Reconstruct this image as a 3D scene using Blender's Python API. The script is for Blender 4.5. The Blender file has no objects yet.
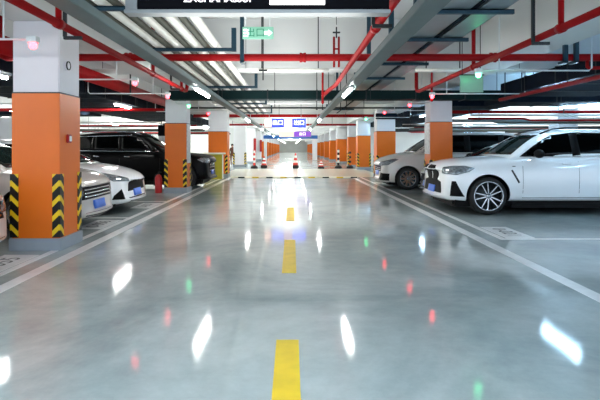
import bpy, bmesh, math, random
from mathutils import Vector, Matrix
from mathutils.bvhtree import BVHTree
S = bpy.context.scene
COL = S.collection
random.seed(4)
PI = math.pi

# ------------------------------------------------------------------ camera, world, exposure
cam_d = bpy.data.cameras.new('camera')
cam_d.sensor_width = 36
cam_d.lens = 505 / 600 * 36
cam_d.shift_x = 8 / 600
cam_d.shift_y = -52.5 / 600
cam_d.clip_end = 400
cam = bpy.data.objects.new('camera', cam_d)
COL.objects.link(cam)
cam.location = (0, 0, 1.3)
cam.rotation_euler = (PI / 2, 0, 0)
S.camera = cam
w = bpy.data.worlds.new('world')
S.world = w
w.use_nodes = True
w.node_tree.nodes['Background'].inputs[0].default_value = (0.75, 0.85, 1, 1)
w.node_tree.nodes['Background'].inputs[1].default_value = 1.15
S.view_settings.view_transform = 'Standard'
S.view_settings.look = 'None'
S.view_settings.gamma = 1
S.view_settings.use_curve_mapping = False
S.view_settings.exposure = 1.45
TUBE = 40.0        # strength of the tube lamps
def up_light(x, y0, y1, z, wd, e, col=(1, 1, .97)):
    # added unseen area light facing the ceiling, lifts the ambient level
    l = bpy.data.lights.new('ceiling_fill', 'AREA'); l.shape = 'RECTANGLE'; l.size = wd; l.size_y = y1 - y0; l.energy = e; l.color = col
    o = bpy.data.objects.new('ceiling_fill', l); COL.objects.link(o); o.location = (x, (y0 + y1) / 2, z); o.rotation_euler = (PI, 0, 0)
UP = 6.2          # watts per metre of added ceiling light
up_light(-.3, -8.5, 1, 2.2, 3, UP * 6.5 * 10, (.68, .84, 1)); up_light(-.3, 4, 30, 2.2, 2, UP * .8 * 26); up_light(-9, 29, 44, 2.4, 3, UP * 6 * 15); up_light(13, 22, 35, 2.35, 5, UP * 3.5 * 13); up_light(-.3, 32, 136, 2.7, .3, UP * 3.2 * 104)
up_light(-8.2, -6, 42, 2.6, .2, UP * 48); up_light(9.3, -6, 34, 2.6, .2, UP * 1.8 * 40, (.35, .66, 1)); up_light(16, 2, 34, 2.6, .2, UP * 32, (.7, .86, 1)); up_light(-12.5, 5, 44, 2.6, .2, UP * 39)

# ------------------------------------------------------------------ materials
def srgb(h):
    if isinstance(h, str):
        h = [int(h[i:i + 2], 16) / 255 for i in (0, 2, 4)]
    return tuple(((c / 12.92) if c <= .04045 else ((c + .055) / 1.055) ** 2.4) for c in h) + (1,)
def mat(name, col, rough=.5, metal=0, coat=0, var=0.0, scale=3.0, emit=None, es=0, spec=.5, coat_r=.05):
    m = bpy.data.materials.new(name)
    m.use_nodes = True
    nt = m.node_tree
    b = nt.nodes['Principled BSDF']
    c = srgb(col)
    b.inputs['Base Color'].default_value = c
    b.inputs['Roughness'].default_value = rough
    b.inputs['Metallic'].default_value = metal
    b.inputs['Coat Weight'].default_value = coat
    b.inputs['Coat Roughness'].default_value = coat_r
    b.inputs['Specular IOR Level'].default_value = spec
    if var:
        tc = nt.nodes.new('ShaderNodeTexCoord')
        n = nt.nodes.new('ShaderNodeTexNoise')
        n.inputs['Scale'].default_value = scale
        n.inputs['Detail'].default_value = 5
        r = nt.nodes.new('ShaderNodeMapRange')
        r.inputs['From Min'].default_value = .3
        r.inputs['From Max'].default_value = .7
        r.inputs['To Min'].default_value = 1 - var
        r.inputs['To Max'].default_value = 1 + var * .4
        mx = nt.nodes.new('ShaderNodeVectorMath')
        mx.operation = 'SCALE'
        mx.inputs[0].default_value = c[:3]
        nt.links.new(tc.outputs['Object'], n.inputs['Vector'])
        nt.links.new(n.outputs['Fac'], r.inputs['Value'])
        nt.links.new(r.outputs[0], mx.inputs['Scale'])
        nt.links.new(mx.outputs[0], b.inputs['Base Color'])
    if emit is not None:
        b.inputs['Emission Color'].default_value = emit if len(emit) == 4 else tuple(emit) + (1,)
        b.inputs['Emission Strength'].default_value = es
    return m
M = {}
M['white_wall'] = mat('white_wall', 'e6e6e2', .8, var=.06, scale=.8)
M['ceiling'] = mat('ceiling_paint', 'dcdedd', .85, var=.06, scale=.5)
M['pillar_white'] = mat('pillar_white', 'f0f0f4', .6, var=.04, scale=2)
M['orange'] = mat('orange_paint', 'ee7410', .42, var=.05, scale=2.5)
M['plinth'] = mat('plinth_grey', '9aa4ad', .5, var=.08, scale=4)
M['black'] = mat('black_rubber', '101010', .5, var=.2, scale=9)
M['yellow'] = mat('yellow_paint', 'f2cc1c', .45, var=.12, scale=7)
M['line_white'] = mat('line_white', 'f8f9f9', .35, coat=.5, coat_r=.15, var=.10, scale=5)
M['red_pipe'] = mat('red_pipe', '9c040c', .5, spec=.2, var=.12, scale=3)
M['steel_blue'] = mat('steel_channel', '1d4152', .45, metal=.2, var=.2, scale=6)
M['steel_dark'] = mat('dark_steel', '22292c', .5, metal=.3, var=.2, scale=6)
M['trunk'] = mat('trunking_grey', '5c6e70', .45, metal=.2, var=.1, scale=4)
M['tray'] = mat('tray_metal', '9ba7ab', .35, metal=.6, var=.15, scale=2.5)
M['white_pipe'] = mat('white_pipe', 'f0efe6', .4, var=.08, scale=5)
M['olive_pipe'] = mat('olive_lagging', '4a4c42', .6, var=.25, scale=6)
M['duct_green'] = mat('duct_green', '152a2b', .8, spec=.1, var=.2, scale=2)
M['duct_navy'] = mat('duct_navy', '121c28', .8, spec=.1, var=.3, scale=3)
M['conduit'] = mat('white_conduit', 'dfe5e6', .4, var=.05, scale=8)
M['chrome'] = mat('chrome', 'd8dce0', .12, metal=1, var=.03, scale=9)
M['alloy'] = mat('alloy', '9a9ea2', .25, metal=.85, var=.04, scale=9)
M['grille'] = mat('grille_black', '060606', .6, spec=.15, var=.2, scale=30)
M['tyre'] = mat('tyre', '141414', .7, var=.2, scale=20)
M['glass_dark'] = mat('tinted_glass', '030404', .1, spec=.2, var=.1, scale=2)
M['glass_green'] = mat('windscreen_glass', '18231f', .05, spec=.9, var=.35, scale=2.5)
M['plastic'] = mat('black_plastic', '0d0e10', .35, var=.1, scale=8)
M['lamp_glass'] = mat('headlamp_glass', '9aa2a8', .1, metal=.6, var=.7, scale=22)
M['paint_white'] = mat('paint_white', 'eef1f3', .3, coat=1, var=.02, scale=2)
M['paint_pearl'] = mat('paint_pearl', 'dedbd5', .3, coat=1, var=.02, scale=2)
M['paint_silver'] = mat('paint_silver', 'cfcbc6', .3, metal=.25, coat=1, var=.03, scale=3)
M['paint_black'] = mat('paint_black', '020203', .4, coat=0, var=.1, scale=2, spec=.12)
M['paint_blue'] = mat('paint_blue_grey', '3c4a56', .3, metal=.3, coat=1, var=.05, scale=2)
M['plate_blue'] = mat('plate_blue', '3f76e0', .4, var=.12, scale=8)
M['tail_red'] = mat('tail_red', '8c0a10', .2, coat=1, var=.1, scale=20)
M['dark_char'] = mat('dark_lettering', '5a5f60', .5, var=.2, scale=20)
M['sign_black'] = mat('sign_black', '04050c', .7, spec=.1, var=.1, scale=3)
M['sign_white'] = mat('sign_white', 'ffffff', .4, emit=srgb('ffffff'), es=.9, var=.02)
M['sign_metal'] = mat('sign_metal', '8f9496', .4, metal=.4, var=.05, scale=5)
M['exit_panel'] = mat('exit_panel', '8fc4ae', .4, emit=srgb('7fc8a8'), es=.1, var=.05)
M['exit_green'] = mat('exit_green', '1f7b5c', .4, emit=srgb('1f8b60'), es=.2, var=.05)
M['sign_blue'] = mat('sign_blue', '1c2fd0', .4, emit=srgb('1c2fd0'), es=.9, var=.05)
M['sign_pink'] = mat('sign_pink', 'f0c4b4', .4, emit=srgb('f0c4b4'), es=.35, var=.05)
M['sign_purple'] = mat('sign_purple', '7a3f9a', .4, emit=srgb('6a3fae'), es=.5, var=.05)
M['portal_blue'] = mat('portal_blue', '2b6fc0', .5, var=.1)
M['red_box'] = mat('red_paint', 'b01218', .4, var=.1, scale=6)
M['cone_red'] = mat('cone_red', 'e03a2c', .5, var=.08, scale=8)
M['cone_white'] = mat('cone_white', 'f4f4f2', .5, var=.04, scale=8)
M['olive_wall'] = mat('olive_yellow_paint', 'b6a92a', .5, var=.15, scale=3)
M['cream'] = mat('cream_paint', 'f0edd6', .4, coat=.6, coat_r=.1, var=.06, scale=1.5)
M['brown_cloth'] = mat('brown_cloth', '6e4230', .85, var=.2, scale=12)
M['skin'] = mat('skin', 'c09078', .6, var=.05, scale=12)
M['hair'] = mat('hair', '2a1c16', .6, var=.2, scale=30)
M['dark_cloth'] = mat('dark_cloth', '1c1a1e', .85, var=.2, scale=12)
M['poster'] = mat('poster', 'e4e6e6', .4, var=.35, scale=14)
M['tube'] = mat('tube_glow', 'ffffff', .4, emit=(1, 1, .97), es=TUBE, var=.01)
M['tube_cool'] = mat('tube_glow_cool', 'ffffff', .4, emit=(.45, .74, 1), es=TUBE, var=.01)
M['led_red'] = mat('led_red', 'ff4040', .4, emit=(1, .03, .04), es=8, var=.01)
M['led_green'] = mat('led_green', '40ff80', .4, emit=(.08, 1, .35), es=7, var=.01)

def floor_material():
    m = bpy.data.materials.new('epoxy_floor')
    m.use_nodes = True
    nt = m.node_tree
    b = nt.nodes['Principled BSDF']
    tc = nt.nodes.new('ShaderNodeTexCoord')
    n1 = nt.nodes.new('ShaderNodeTexNoise'); n1.inputs['Scale'].default_value = .55; n1.inputs['Detail'].default_value = 8; n1.inputs['Roughness'].default_value = .62; n1.inputs['Distortion'].default_value = .8
    n2 = nt.nodes.new('ShaderNodeTexNoise'); n2.inputs['Scale'].default_value = 5; n2.inputs['Detail'].default_value = 8; n2.inputs['Roughness'].default_value = .7
    ramp = nt.nodes.new('ShaderNodeValToRGB')
    ramp.color_ramp.elements[0].position = .34; ramp.color_ramp.elements[0].color = srgb('8d9e9f')
    ramp.color_ramp.elements[1].position = .66; ramp.color_ramp.elements[1].color = srgb('c0c9c8')
    mr = nt.nodes.new('ShaderNodeMapRange'); mr.inputs['From Min'].default_value = .3; mr.inputs['From Max'].default_value = .7; mr.inputs['To Min'].default_value = .84; mr.inputs['To Max'].default_value = 1.06
    sc = nt.nodes.new('ShaderNodeVectorMath'); sc.operation = 'SCALE'
    L = nt.links.new
    L(tc.outputs['Object'], n1.inputs['Vector']); L(tc.outputs['Object'], n2.inputs['Vector'])
    L(n1.outputs['Fac'], ramp.inputs['Fac']); L(n2.outputs['Fac'], mr.inputs['Value'])
    L(ramp.outputs['Color'], sc.inputs[0]); L(mr.outputs[0], sc.inputs['Scale'])
    L(sc.outputs[0], b.inputs['Base Color'])
    rr = nt.nodes.new('ShaderNodeMapRange'); rr.inputs['From Min'].default_value = .3; rr.inputs['From Max'].default_value = .7; rr.inputs['To Min'].default_value = .035; rr.inputs['To Max'].default_value = .085
    L(n1.outputs['Fac'], rr.inputs['Value'])
    b.inputs['Roughness'].default_value = .35
    b.inputs['Specular IOR Level'].default_value = .15
    b.inputs['Coat Weight'].default_value = .8
    b.inputs['Coat IOR'].default_value = 1.42
    L(rr.outputs[0], b.inputs['Coat Roughness'])
    bp = nt.nodes.new('ShaderNodeBump'); bp.inputs['Strength'].default_value = .03; bp.inputs['Distance'].default_value = .02
    L(n2.outputs['Fac'], bp.inputs['Height']); L(bp.outputs[0], b.inputs['Coat Normal'])
    return m
M['floor'] = floor_material()

def chevron_material():
    m = bpy.data.materials.new('chevron_guard')
    m.use_nodes = True
    nt = m.node_tree
    b = nt.nodes['Principled BSDF']
    b.inputs['Roughness'].default_value = .4
    tc = nt.nodes.new('ShaderNodeTexCoord')
    sx = nt.nodes.new('ShaderNodeSeparateXYZ')
    L = nt.links.new
    L(tc.outputs['Object'], sx.inputs[0])
    def mth(op, a, b_=None):
        n = nt.nodes.new('ShaderNodeMath'); n.operation = op
        for i, v in enumerate((a, b_)):
            if v is None: continue
            if isinstance(v, (int, float)): n.inputs[i].default_value = v
            else: L(v, n.inputs[i])
        return n.outputs[0]
    ax = mth('ABSOLUTE', sx.outputs['X']); ay = mth('ABSOLUTE', sx.outputs['Y'])
    s = mth('ADD', mth('ADD', ax, ay), sx.outputs['Z'])
    g = mth('GREATER_THAN', mth('FRACT', mth('DIVIDE', s, .185)), .6)
    mx = nt.nodes.new('ShaderNodeMix'); mx.data_type = 'RGBA'
    L(g, mx.inputs['Factor'])
    mx.inputs['A'].default_value = srgb('0b0b0b'); mx.inputs['B'].default_value = srgb('f6cf1e')
    L(mx.outputs['Result'], b.inputs['Base Color'])
    return m
M['chevron'] = chevron_material()

# ------------------------------------------------------------------ mesh helpers
def NB(): return bmesh.new()
def box(bm, x0, x1, y0, y1, z0, z1, mi=0, bev=0):
    vs = [bm.verts.new((x, y, z)) for x in (x0, x1) for y in (y0, y1) for z in (z0, z1)]
    F = []
    for q in ((0, 1, 3, 2), (4, 6, 7, 5), (0, 4, 5, 1), (2, 3, 7, 6), (0, 2, 6, 4), (1, 5, 7, 3)):
        f = bm.faces.new([vs[i] for i in q]); f.material_index = mi; F.append(f)
    if bev:
        es = list({e for f in F for e in f.edges})
        r = bmesh.ops.bevel(bm, geom=es, offset=bev, segments=2, affect='EDGES', clamp_overlap=True)
        for f in r['faces']: f.material_index = mi
    return F
def tube(bm, pts, r, seg=12, mi=0, smooth=True, caps=True):
    pts = [Vector(p) for p in pts]
    rings = []
    up = None
    for i, p in enumerate(pts):
        d = (pts[min(i + 1, len(pts) - 1)] - pts[max(i - 1, 0)]).normalized()
        if up is None or abs(d.dot(up)) > .95:
            up = Vector((0, 0, 1)) if abs(d.z) < .9 else Vector((1, 0, 0))
        a = d.cross(up).normalized(); b = a.cross(d).normalized(); up = b
        rr = r[i] if isinstance(r, (list, tuple)) else r
        k = 1.0
        rings.append([bm.verts.new(p + (a * math.cos(t) + b * math.sin(t)) * rr * k) for t in [2 * PI * j / seg for j in range(seg)]])
    for A, B in zip(rings, rings[1:]):
        for j in range(seg):
            f = bm.faces.new((A[j], A[(j + 1) % seg], B[(j + 1) % seg], B[j])); f.smooth = smooth; f.material_index = mi
    if caps:
        f = bm.faces.new(list(reversed(rings[0]))); f.material_index = mi
        f = bm.faces.new(rings[-1]); f.material_index = mi
def lathe(bm, prof, axis='z', c=(0, 0, 0), seg=24, mi=0, smooth=True, closed=False):
    """prof: (radius, height) list turned about axis through c"""
    c = Vector(c)
    def P(r, h, t):
        u, v = r * math.cos(t), r * math.sin(t)
        return c + (Vector((u, v, h)) if axis == 'z' else Vector((u, h, v)) if axis == 'y' else Vector((h, u, v)))
    rings = []
    for r, h in prof:
        if r < 1e-6: rings.append([bm.verts.new(P(0, h, 0))])
        else: rings.append([bm.verts.new(P(r, h, 2 * PI * j / seg)) for j in range(seg)])
    prs = list(zip(rings, rings[1:]))
    if closed: prs.append((rings[-1], rings[0]))
    for A, B in prs:
        for j in range(seg):
            k = (j + 1) % seg
            if len(A) == 1 and len(B) == 1: continue
            if len(A) == 1: f = bm.faces.new((A[0], B[k], B[j]))
            elif len(B) == 1: f = bm.faces.new((A[j], A[k], B[0]))
            else: f = bm.faces.new((A[j], A[k], B[k], B[j]))
            f.smooth = smooth; f.material_index = mi
def obj(name, bm, mats, parent=None, loc=(0, 0, 0), recalc=True):
    if recalc: bmesh.ops.recalc_face_normals(bm, faces=bm.faces[:])
    me = bpy.data.meshes.new(name)
    bm.to_mesh(me); bm.free()
    for m in (mats if isinstance(mats, (list, tuple)) else [mats]): me.materials.append(m)
    o = bpy.data.objects.new(name, me)
    COL.objects.link(o)
    o.location = loc
    if parent: o.parent = parent
    return o
def tag(o, label, cat, group=None, kind=None):
    o['label'] = label; o['category'] = cat
    if group: o['group'] = group
    if kind: o['kind'] = kind
    return o
def thing(name, label, cat, loc=(0, 0, 0), rz=0, group=None):
    o = bpy.data.objects.new(name, None)
    o.empty_display_size = .2
    COL.objects.link(o)
    o.location = loc; o.rotation_euler = (0, 0, rz)
    return tag(o, label, cat, group)
def struct(name, bm, m, loc=(0, 0, 0)):
    o = obj(name, bm, m, loc=loc)
    o['kind'] = 'structure'
    return o
def dup(root, loc, rz=None, label=None, group=None):
    r = root.copy(); COL.objects.link(r); r.location = loc
    if rz is not None: r.rotation_euler = (0, 0, rz)
    if label: r['label'] = label
    if group: r['group'] = group
    for ch in list(root.children):
        c = ch.copy(); COL.objects.link(c); c.parent = r
        for g in ch.children:
            d = g.copy(); COL.objects.link(d); d.parent = c
    return r
def text_bm(s, size, depth=.002):
    cu = bpy.data.curves.new('t', 'FONT')
    cu.body = s; cu.size = size; cu.extrude = depth
    cu.align_x = 'CENTER'; cu.align_y = 'CENTER'
    o = bpy.data.objects.new('t', cu)
    COL.objects.link(o)
    bpy.context.view_layer.update()
    dg = bpy.context.evaluated_depsgraph_get()
    me = bpy.data.meshes.new_from_object(o.evaluated_get(dg))
    bm = NB(); bm.from_mesh(me)
    bpy.data.objects.remove(o); bpy.data.meshes.remove(me); bpy.data.curves.remove(cu)
    return bm

# ------------------------------------------------------------------ the setting
CEIL = 3.95
XL, XR, Y0, Y1 = -16, 24, -9, 140
b = NB(); box(b, XL - .3, XR + .3, Y0 - .3, Y1 + .3, -.25, 0); struct('floor', b, M['floor'])
b = NB(); box(b, XL - .3, XR + .3, Y0 - .3, Y1 + .3, CEIL, CEIL + .3); struct('ceiling', b, M['ceiling'])
b = NB(); box(b, XL - .3, XL, Y0, Y1, 0, CEIL); struct('wall_left', b, M['white_wall'])
b = NB(); box(b, XR, XR + .3, Y0, Y1, 0, CEIL); struct('wall_right', b, M['white_wall'])
b = NB(); box(b, XL, XR, Y1, Y1 + .3, 0, CEIL); struct('wall_far', b, M['white_wall'])
b = NB(); box(b, XL, -4.9, 45, 45.3, 0, CEIL); struct('wall_left_cross', b, M['white_wall'])
b = NB(); box(b, 5.3, XR, 36, 36.3, 0, CEIL); struct('wall_right_cross', b, M['white_wall'])
# cross beams
n = 0
for y in (2.4, 10.4, 18.4, 26.4, 34.4, 42.4, 50.4, 58.4, 66.4, 74.4, 82.4, 90.4, 98.4, 106.4, 114.4, 122.4):
    b = NB(); box(b, XL, XR, y, y + .5, 2.92, CEIL + .001)
    o = struct('ceiling_beam', b, M['ceiling'])
# beams along the pillar lines, between the cross beams
for (xa, xb) in ((-3.53, -2.93), (3.73, 4.33)):
    b = NB(); box(b, xa, xb, Y0, Y1, 2.9, CEIL + .001); struct('ceiling_beam', b, M['ceiling'])
# board joints on the first cross beam
for i, x in enumerate((-3.9, -.95, 4.32, 4.68, 5.9)):
    b = NB(); box(b, x - .004, x + .004, 10.394, 10.402, 2.93, CEIL - .12); struct('trim_%d' % (i + 1), b, M['steel_dark'])
# pale crossing floor beyond the cars
b = NB(); box(b, -3.4, 4.2, 22.3, 30.5, .0, .004); tag(obj('crossing_floor', b, M['cream']), 'pale cream painted floor strip of the cross aisle beyond the parked cars', 'floor paint')

# ------------------------------------------------------------------ floor markings
G = 'yellow dashes down the middle of the lane'
for lab, (a, c) in zip(('nearest yellow dash on the lane, cut by the bottom of the picture', 'middle yellow dash on the lane', 'farthest and smallest yellow dash on the lane'), ((1.45, 3.41), (5.23, 7.1), (8.93, 10.94))):
    b = NB(); box(b, -.105, .045, a, c, 0, .003); tag(obj('lane_dash', b, M['yellow']), lab, 'lane marking', G)
b = NB(); box(b, -2.745, -2.6, 1, 22, 0, .003); tag(obj('lane_edge_line', b, M['line_white']), 'thick white line along the left edge of the lane', 'lane marking')
b = NB(); box(b, 2.58, 2.725, 1, 22, 0, .003); tag(obj('lane_edge_line', b, M['line_white']), 'thick white line along the right edge of the lane', 'lane marking')
b = NB(); box(b, -3.03, -2.94, 1, 22, 0, .003); tag(obj('bay_line', b, M['line_white']), 'thin white line across the mouths of the left parking bays', 'parking line')
b = NB(); box(b, 2.95, 3.04, 7.13, 22, 0, .003); tag(obj('bay_line', b, M['line_white']), 'thin white line across the mouths of the right parking bays', 'parking line')
b = NB(); box(b, 3.04, 8.2, 7.12, 7.22, 0, .003); tag(obj('bay_line', b, M['line_white']), 'white bay divider line on the floor in front of the large white SUV', 'parking line')
b = NB(); box(b, 4.4, 9, 14.42, 14.52, 0, .003); tag(obj('bay_line', b, M['line_white']), 'white bay divider line on the floor beside the pearl white van', 'parking line')
for y, lab in ((9.28, 'white bay divider line between the silver and the white left cars'), (12.1, 'white bay divider line behind the low white car on the left')):
    b = NB(); box(b, -8.2, -3.03, y, y + .1, 0, .003); tag(obj('bay_line', b, M['line_white']), lab, 'parking line')
def stencil(x, y, rz, s, lab, wd=.42, ln=1.0):
    t = thing('bay_number', lab, 'bay number', (x, y, 0), rz, 'stencilled bay number plates on the floor')
    b = NB(); box(b, -ln / 2, ln / 2, -wd / 2, wd / 2, 0, .004); obj('plate', b, M['line_white'], t)
    b = text_bm(s, wd * .72, .0006); bmesh.ops.translate(b, verts=b.verts, vec=(0, 0, .0046)); obj('lettering', b, M['dark_char'], t)
stencil(-3.26, 5.6, PI / 2, '0-055', 'white bay number plate on the floor in front of the nearest left pillar')
stencil(-3.26, 8.55, PI / 2, '0-056', 'white bay number plate on the floor at the nose of the silver car')
stencil(-3.26, 11.3, PI / 2, '0-057', 'white bay number plate on the floor past the low white car')
stencil(3.28, 7.75, -PI / 2, '0-021', 'white bay number plate on the floor by the large white SUV')
stencil(3.28, 14.0 + 4.4, -PI / 2, '0-023', 'white bay number plate on the floor past the pearl white van')

# ------------------------------------------------------------------ pillars
def guard(t, cx, cy, sx, sy):
    b = NB(); a, th = .088, .014
    box(b, min(0, -sx * a), max(0, -sx * a), min(0, sy * th), max(0, sy * th), 0, .8)
    box(b, min(0, sx * th), max(0, sx * th), min(sy * th, -sy * a), max(sy * th, -sy * a), 0, .8)
    o = obj('corner_guard', b, M['chevron'], t, (cx, cy, .165))
    return o
def pillar(x0, x1, y0, d, label, group, orange=True, plinth=True, guards=True, top=2.9, side=None):
    wd = x1 - x0
    t = thing('pillar', label, 'pillar', (x0 + wd / 2, y0 + d / 2, 0), 0, group)
    h, k = wd / 2, d / 2
    b = NB(); box(b, -h, h, -k, k, 0, top, bev=.012); obj('shaft', b, M['pillar_white'], t)
    e = .008
    if orange:
        b = NB(); box(b, -h - e, h + e, -k - e, k + e, .1, 1.985, bev=.006); obj('painted_band', b, M['orange'], t)
        b = NB(); box(b, -h - .011, h + .011, -k - .011, k + .011, 1.985, 2.0); obj('trim_line', b, M['black'], t)
    if plinth:
        b = NB(); box(b, -h - .035, h + .035, -k - .035, k + .035, 0, .155, bev=.008); obj('plinth', b, M['plinth'], t)
    if guards:
        for sx in (-1, 1):
            for sy in (-1, 1): guard(t, sx * (h + e), sy * (k + e), sx, sy)
    return t
t = pillar(-3.53, -2.94, 6.38, .6, 'nearest orange and white pillar at left with striped corner guards', 'square pillars along the left side of the lane')
# fittings on the nearest pillar
fb = thing('alarm_button', 'small red alarm button box on the aisle side of the nearest left pillar', 'alarm button', (-2.932, 6.6, 1.415))
b = NB(); box(b, 0, .035, -.05, .05, -.055, .055, bev=.008); obj('housing', b, M['red_box'], fb)
b = NB(); box(b, .035, .045, -.03, .03, -.035, .035, bev=.004); obj('glass_front', b, M['cone_white'], fb)
rs = thing('wall_sensor', 'round white sensor disc high on the aisle side of the nearest left pillar', 'sensor', (-2.94, 6.55, 2.36))
b = NB(); lathe(b, [(0, 0), (.055, 0), (.055, .03), (.04, .045), (0, .05)], 'x', seg=20); obj('disc', b, M['pillar_white'], rs)
b = NB(); lathe(b, [(.05, .034), (.058, .034), (.058, .05), (.05, .05)], 'x', seg=20, closed=True); obj('rim', b, M['black'], rs)

t = pillar(-3.62, -3.03, 14.42, .6, 'second orange and white pillar at left, in front of the black SUV', 'square pillars along the left side of the lane')
b = NB(); box(b, -.012, .004, -.25, .25, .85, 1.98, bev=.003); nb = obj('poster_board', b, M['poster'], None, (-3.01, 14.72, 0)); tag(nb, 'tall white poster board on the aisle side of the second left pillar', 'poster')
pillar(-3.62, -2.82, 21.9, .8, 'third orange and white pillar at left, behind the olive low wall', 'square pillars along the left side of the lane', top=2.9)
pillar(-3.87, -3.07, 33.4, .8, 'broad all-white pillar at left with a dark striped corner', 'square pillars along the left side of the lane', orange=False)
for i, y in enumerate((41.6, 49.6)):
    lb = ('white pillar with a red pipe box, just behind the broad all-white pillar', 'second white pillar with a red pipe box, farther down the left')[i]
    t = pillar(-3.85, -3.05, y, .8, lb, 'square pillars along the left side of the lane', orange=False, guards=(i == 0))
    b = NB(); box(b, .3, .5, -.62, -.42, .9, 2.05, bev=.01); obj('pipe_box', b, M['red_box'], t)
for i, y in enumerate((57.6, 65.6, 73.6, 81.6, 89.6, 97.6, 105.6, 113.6, 121.6)):
    pillar(-3.85, -3.05, y, .8, 'far orange pillar in the receding left row', 'far orange pillars of the left row', guards=False)
t = pillar(3.75, 4.33, 13.65, .6, 'nearest orange and white pillar at right, between the SUV and the van', 'square pillars along the right side of the lane')
b = NB(); box(b, -.004, .012, -.26, .26, 1.12, 1.97, bev=.003); nb = obj('poster_board', b, M['poster'], None, (3.73, 13.95, 0)); tag(nb, 'white poster board on the aisle side of the nearest right pillar', 'poster')
t = pillar(3.62, 4.4, 21.5, .8, 'orange pillar at right behind the pearl van, under a dark box', 'square pillars along the right side of the lane')
b = NB(); box(b, 3.55, 4.45, 21.36, 21.48, 2.5, 2.75, bev=.02); o = obj('dark_panel', b, M['duct_navy']); tag(o, 'dark horizontal box fixed across the top of the right pillar behind the van', 'box')
pillar(3.85, 4.6, 29.6, .75, 'orange pillar at right beside the crossing with striped corners', 'square pillars along the right side of the lane')
pillar(3.72, 4.3, 33.4, .6, 'narrow orange pillar at right just behind the crossing', 'square pillars along the right side of the lane')
for i, y in enumerate((41.6, 49.6, 57.6, 65.6, 73.6, 81.6, 89.6, 97.6, 105.6, 113.6, 121.6)):
    pillar(3.7, 4.5, y, .8, 'far orange pillar in the receding right row', 'far orange pillars of the right row', guards=False)
for (x, y, lb) in ((11.45, 21.7, 'plain white pillar behind the roof of the large white SUV'), (11.8, 30, 'plain white pillar at far right, left of the other white pillar'), (-13, 22, 'plain pale pillar at the far left edge behind the silver car')):
    pillar(x, x + .85, y, .85, lb, 'white pillars in the side bays', orange=False, guards=False, top=CEIL)

# entrance portal far down the lane
t = thing('height_portal', 'blue topped portal across the lane far away with a white post', 'portal', (0, 52, 0))
b = NB(); box(b, 2.1, 2.6, 0, .4, 0, 2.2, bev=.02); obj('post', b, M['pillar_white'], t)
b = NB(); box(b, -2.9, -2.6, 0, .4, 0, 2.2, bev=.02); obj('post', b, M['pillar_white'], t)
b = NB(); box(b, -2.95, 2.65, -.02, .42, 2.2, 2.55, bev=.02); obj('crossbeam', b, M['portal_blue'], t)

# ------------------------------------------------------------------ pipes and trays under the ceiling
HTOP = CEIL
BEAMY = (2.4, 10.4, 18.4, 26.4, 34.4, 42.4, 50.4, 58.4, 66.4, 74.4, 82.4, 90.4, 98.4)
def ctop(x, y):
    if any(v - .05 < y < v + .55 for v in BEAMY): return 2.92
    if -3.58 < x < -2.88 or 3.68 < x < 4.38: return 2.9
    return CEIL
def hanger(b, x, y, z, top=HTOP, wd=.035, mi=0):
    box(b, x - wd / 2, x + wd / 2, y - wd / 2, y + wd / 2, z, top, mi)
# main red pipe across
t = thing('fire_main', 'thick red fire pipe running straight across under the ceiling', 'pipe', (0, 7.97, 2.72))
b = NB(); tube(b, [(-4.62, 0, CEIL - 2.72), (-4.62, 0, .15), (-4.6, 0, .04), (-4.5, 0, 0), (4.86, 0, 0), (4.98, 0, .04), (5.0, 0, .15), (5.0, 0, CEIL - 2.72)], .058, 16); obj('pipe', b, M['red_pipe'], t)
for x in (-2.58, .17, 3.17):
    b = NB(); lathe(b, [(.058, -.05), (.078, -.05), (.078, -.02), (.07, -.01), (.07, .01), (.078, .02), (.078, .05), (.058, .05)], 'x', (x, 0, 0), 16); obj('coupling', b, M['red_pipe'], t)
for x in (-.78, 4.27, 4.44):
    b = NB()
    hanger(b, x, -.08, -.08, HTOP - 2.72, .06); box(b, x - .03, x + .03, -.11, .09, -.1, -.062)
    obj('hanger', b, M['steel_blue'], t)
# branch up from the main
t = thing('red_riser', 'pair of thin red upright pipes rising from the red fire main near the middle', 'pipe', (0.72, 8.3, 2.62))
b = NB()
for dx in (-.03, .05): tube(b, [(dx, 0, 0), (dx, 0, .5)], .018, 8)
tube(b, [(-.03, 0, .3), (.05, 0, .3)], .014, 8)
obj('pipe', b, M['red_pipe'], t)
b = NB(); tube(b, [(.01, 0, .48), (.01, 0, .66)], .012, 8); box(b, -.05, .07, -.02, .02, .56, .58); tube(b, [(.01, 0, .7), (.01, 0, CEIL - 2.62)], .006, 6); obj('valve_head', b, M['steel_dark'], t)

def sprinkler_line(name, label, x, z, y0, y1, r, hang, risers, end_up=True, bend=None):
    t = thing(name, label, 'pipe', (x, 0, z), 0)
    pts = [(0, y0, 0), (0, y1 - .25, 0)]
    if bend: pts += bend
    elif end_up: pts += [(0, y1 - .08, .03), (0, y1, .12), (0, y1, CEIL - z)]
    else: pts += [(0, y1, 0)]
    b = NB(); tube(b, pts, r, 12); obj('pipe', b, M['red_pipe'], t)
    for y in hang:
        b = NB(); hanger(b, -.09, y, -r - .02, ctop(x, y) - z, .035); box(b, -.1, .1, y - .02, y + .02, -r - .05, -r - .015); obj('hanger', b, M['steel_dark'], t)
    for y in risers:
        b = NB(); tube(b, [(0, y, 0), (0, y, ctop(x, y) - z)], r * .75, 10); obj('riser', b, M['red_pipe'], t)
        b = NB(); lathe(b, [(r * 1.02, -.05), (r * 1.3, -.05), (r * 1.3, .05), (r * 1.02, .05)], 'y', (0, y, 0), 12); obj('coupling', b, M['red_pipe'], t)
    return t
sprinkler_line('sprinkler_pipe', 'red pipe slanting down from top left past the left trunking', -2.45, 2.6, -4, 11.8, .042, (5.65, 10.6), (5.3, 8.9, 11.2))
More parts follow.
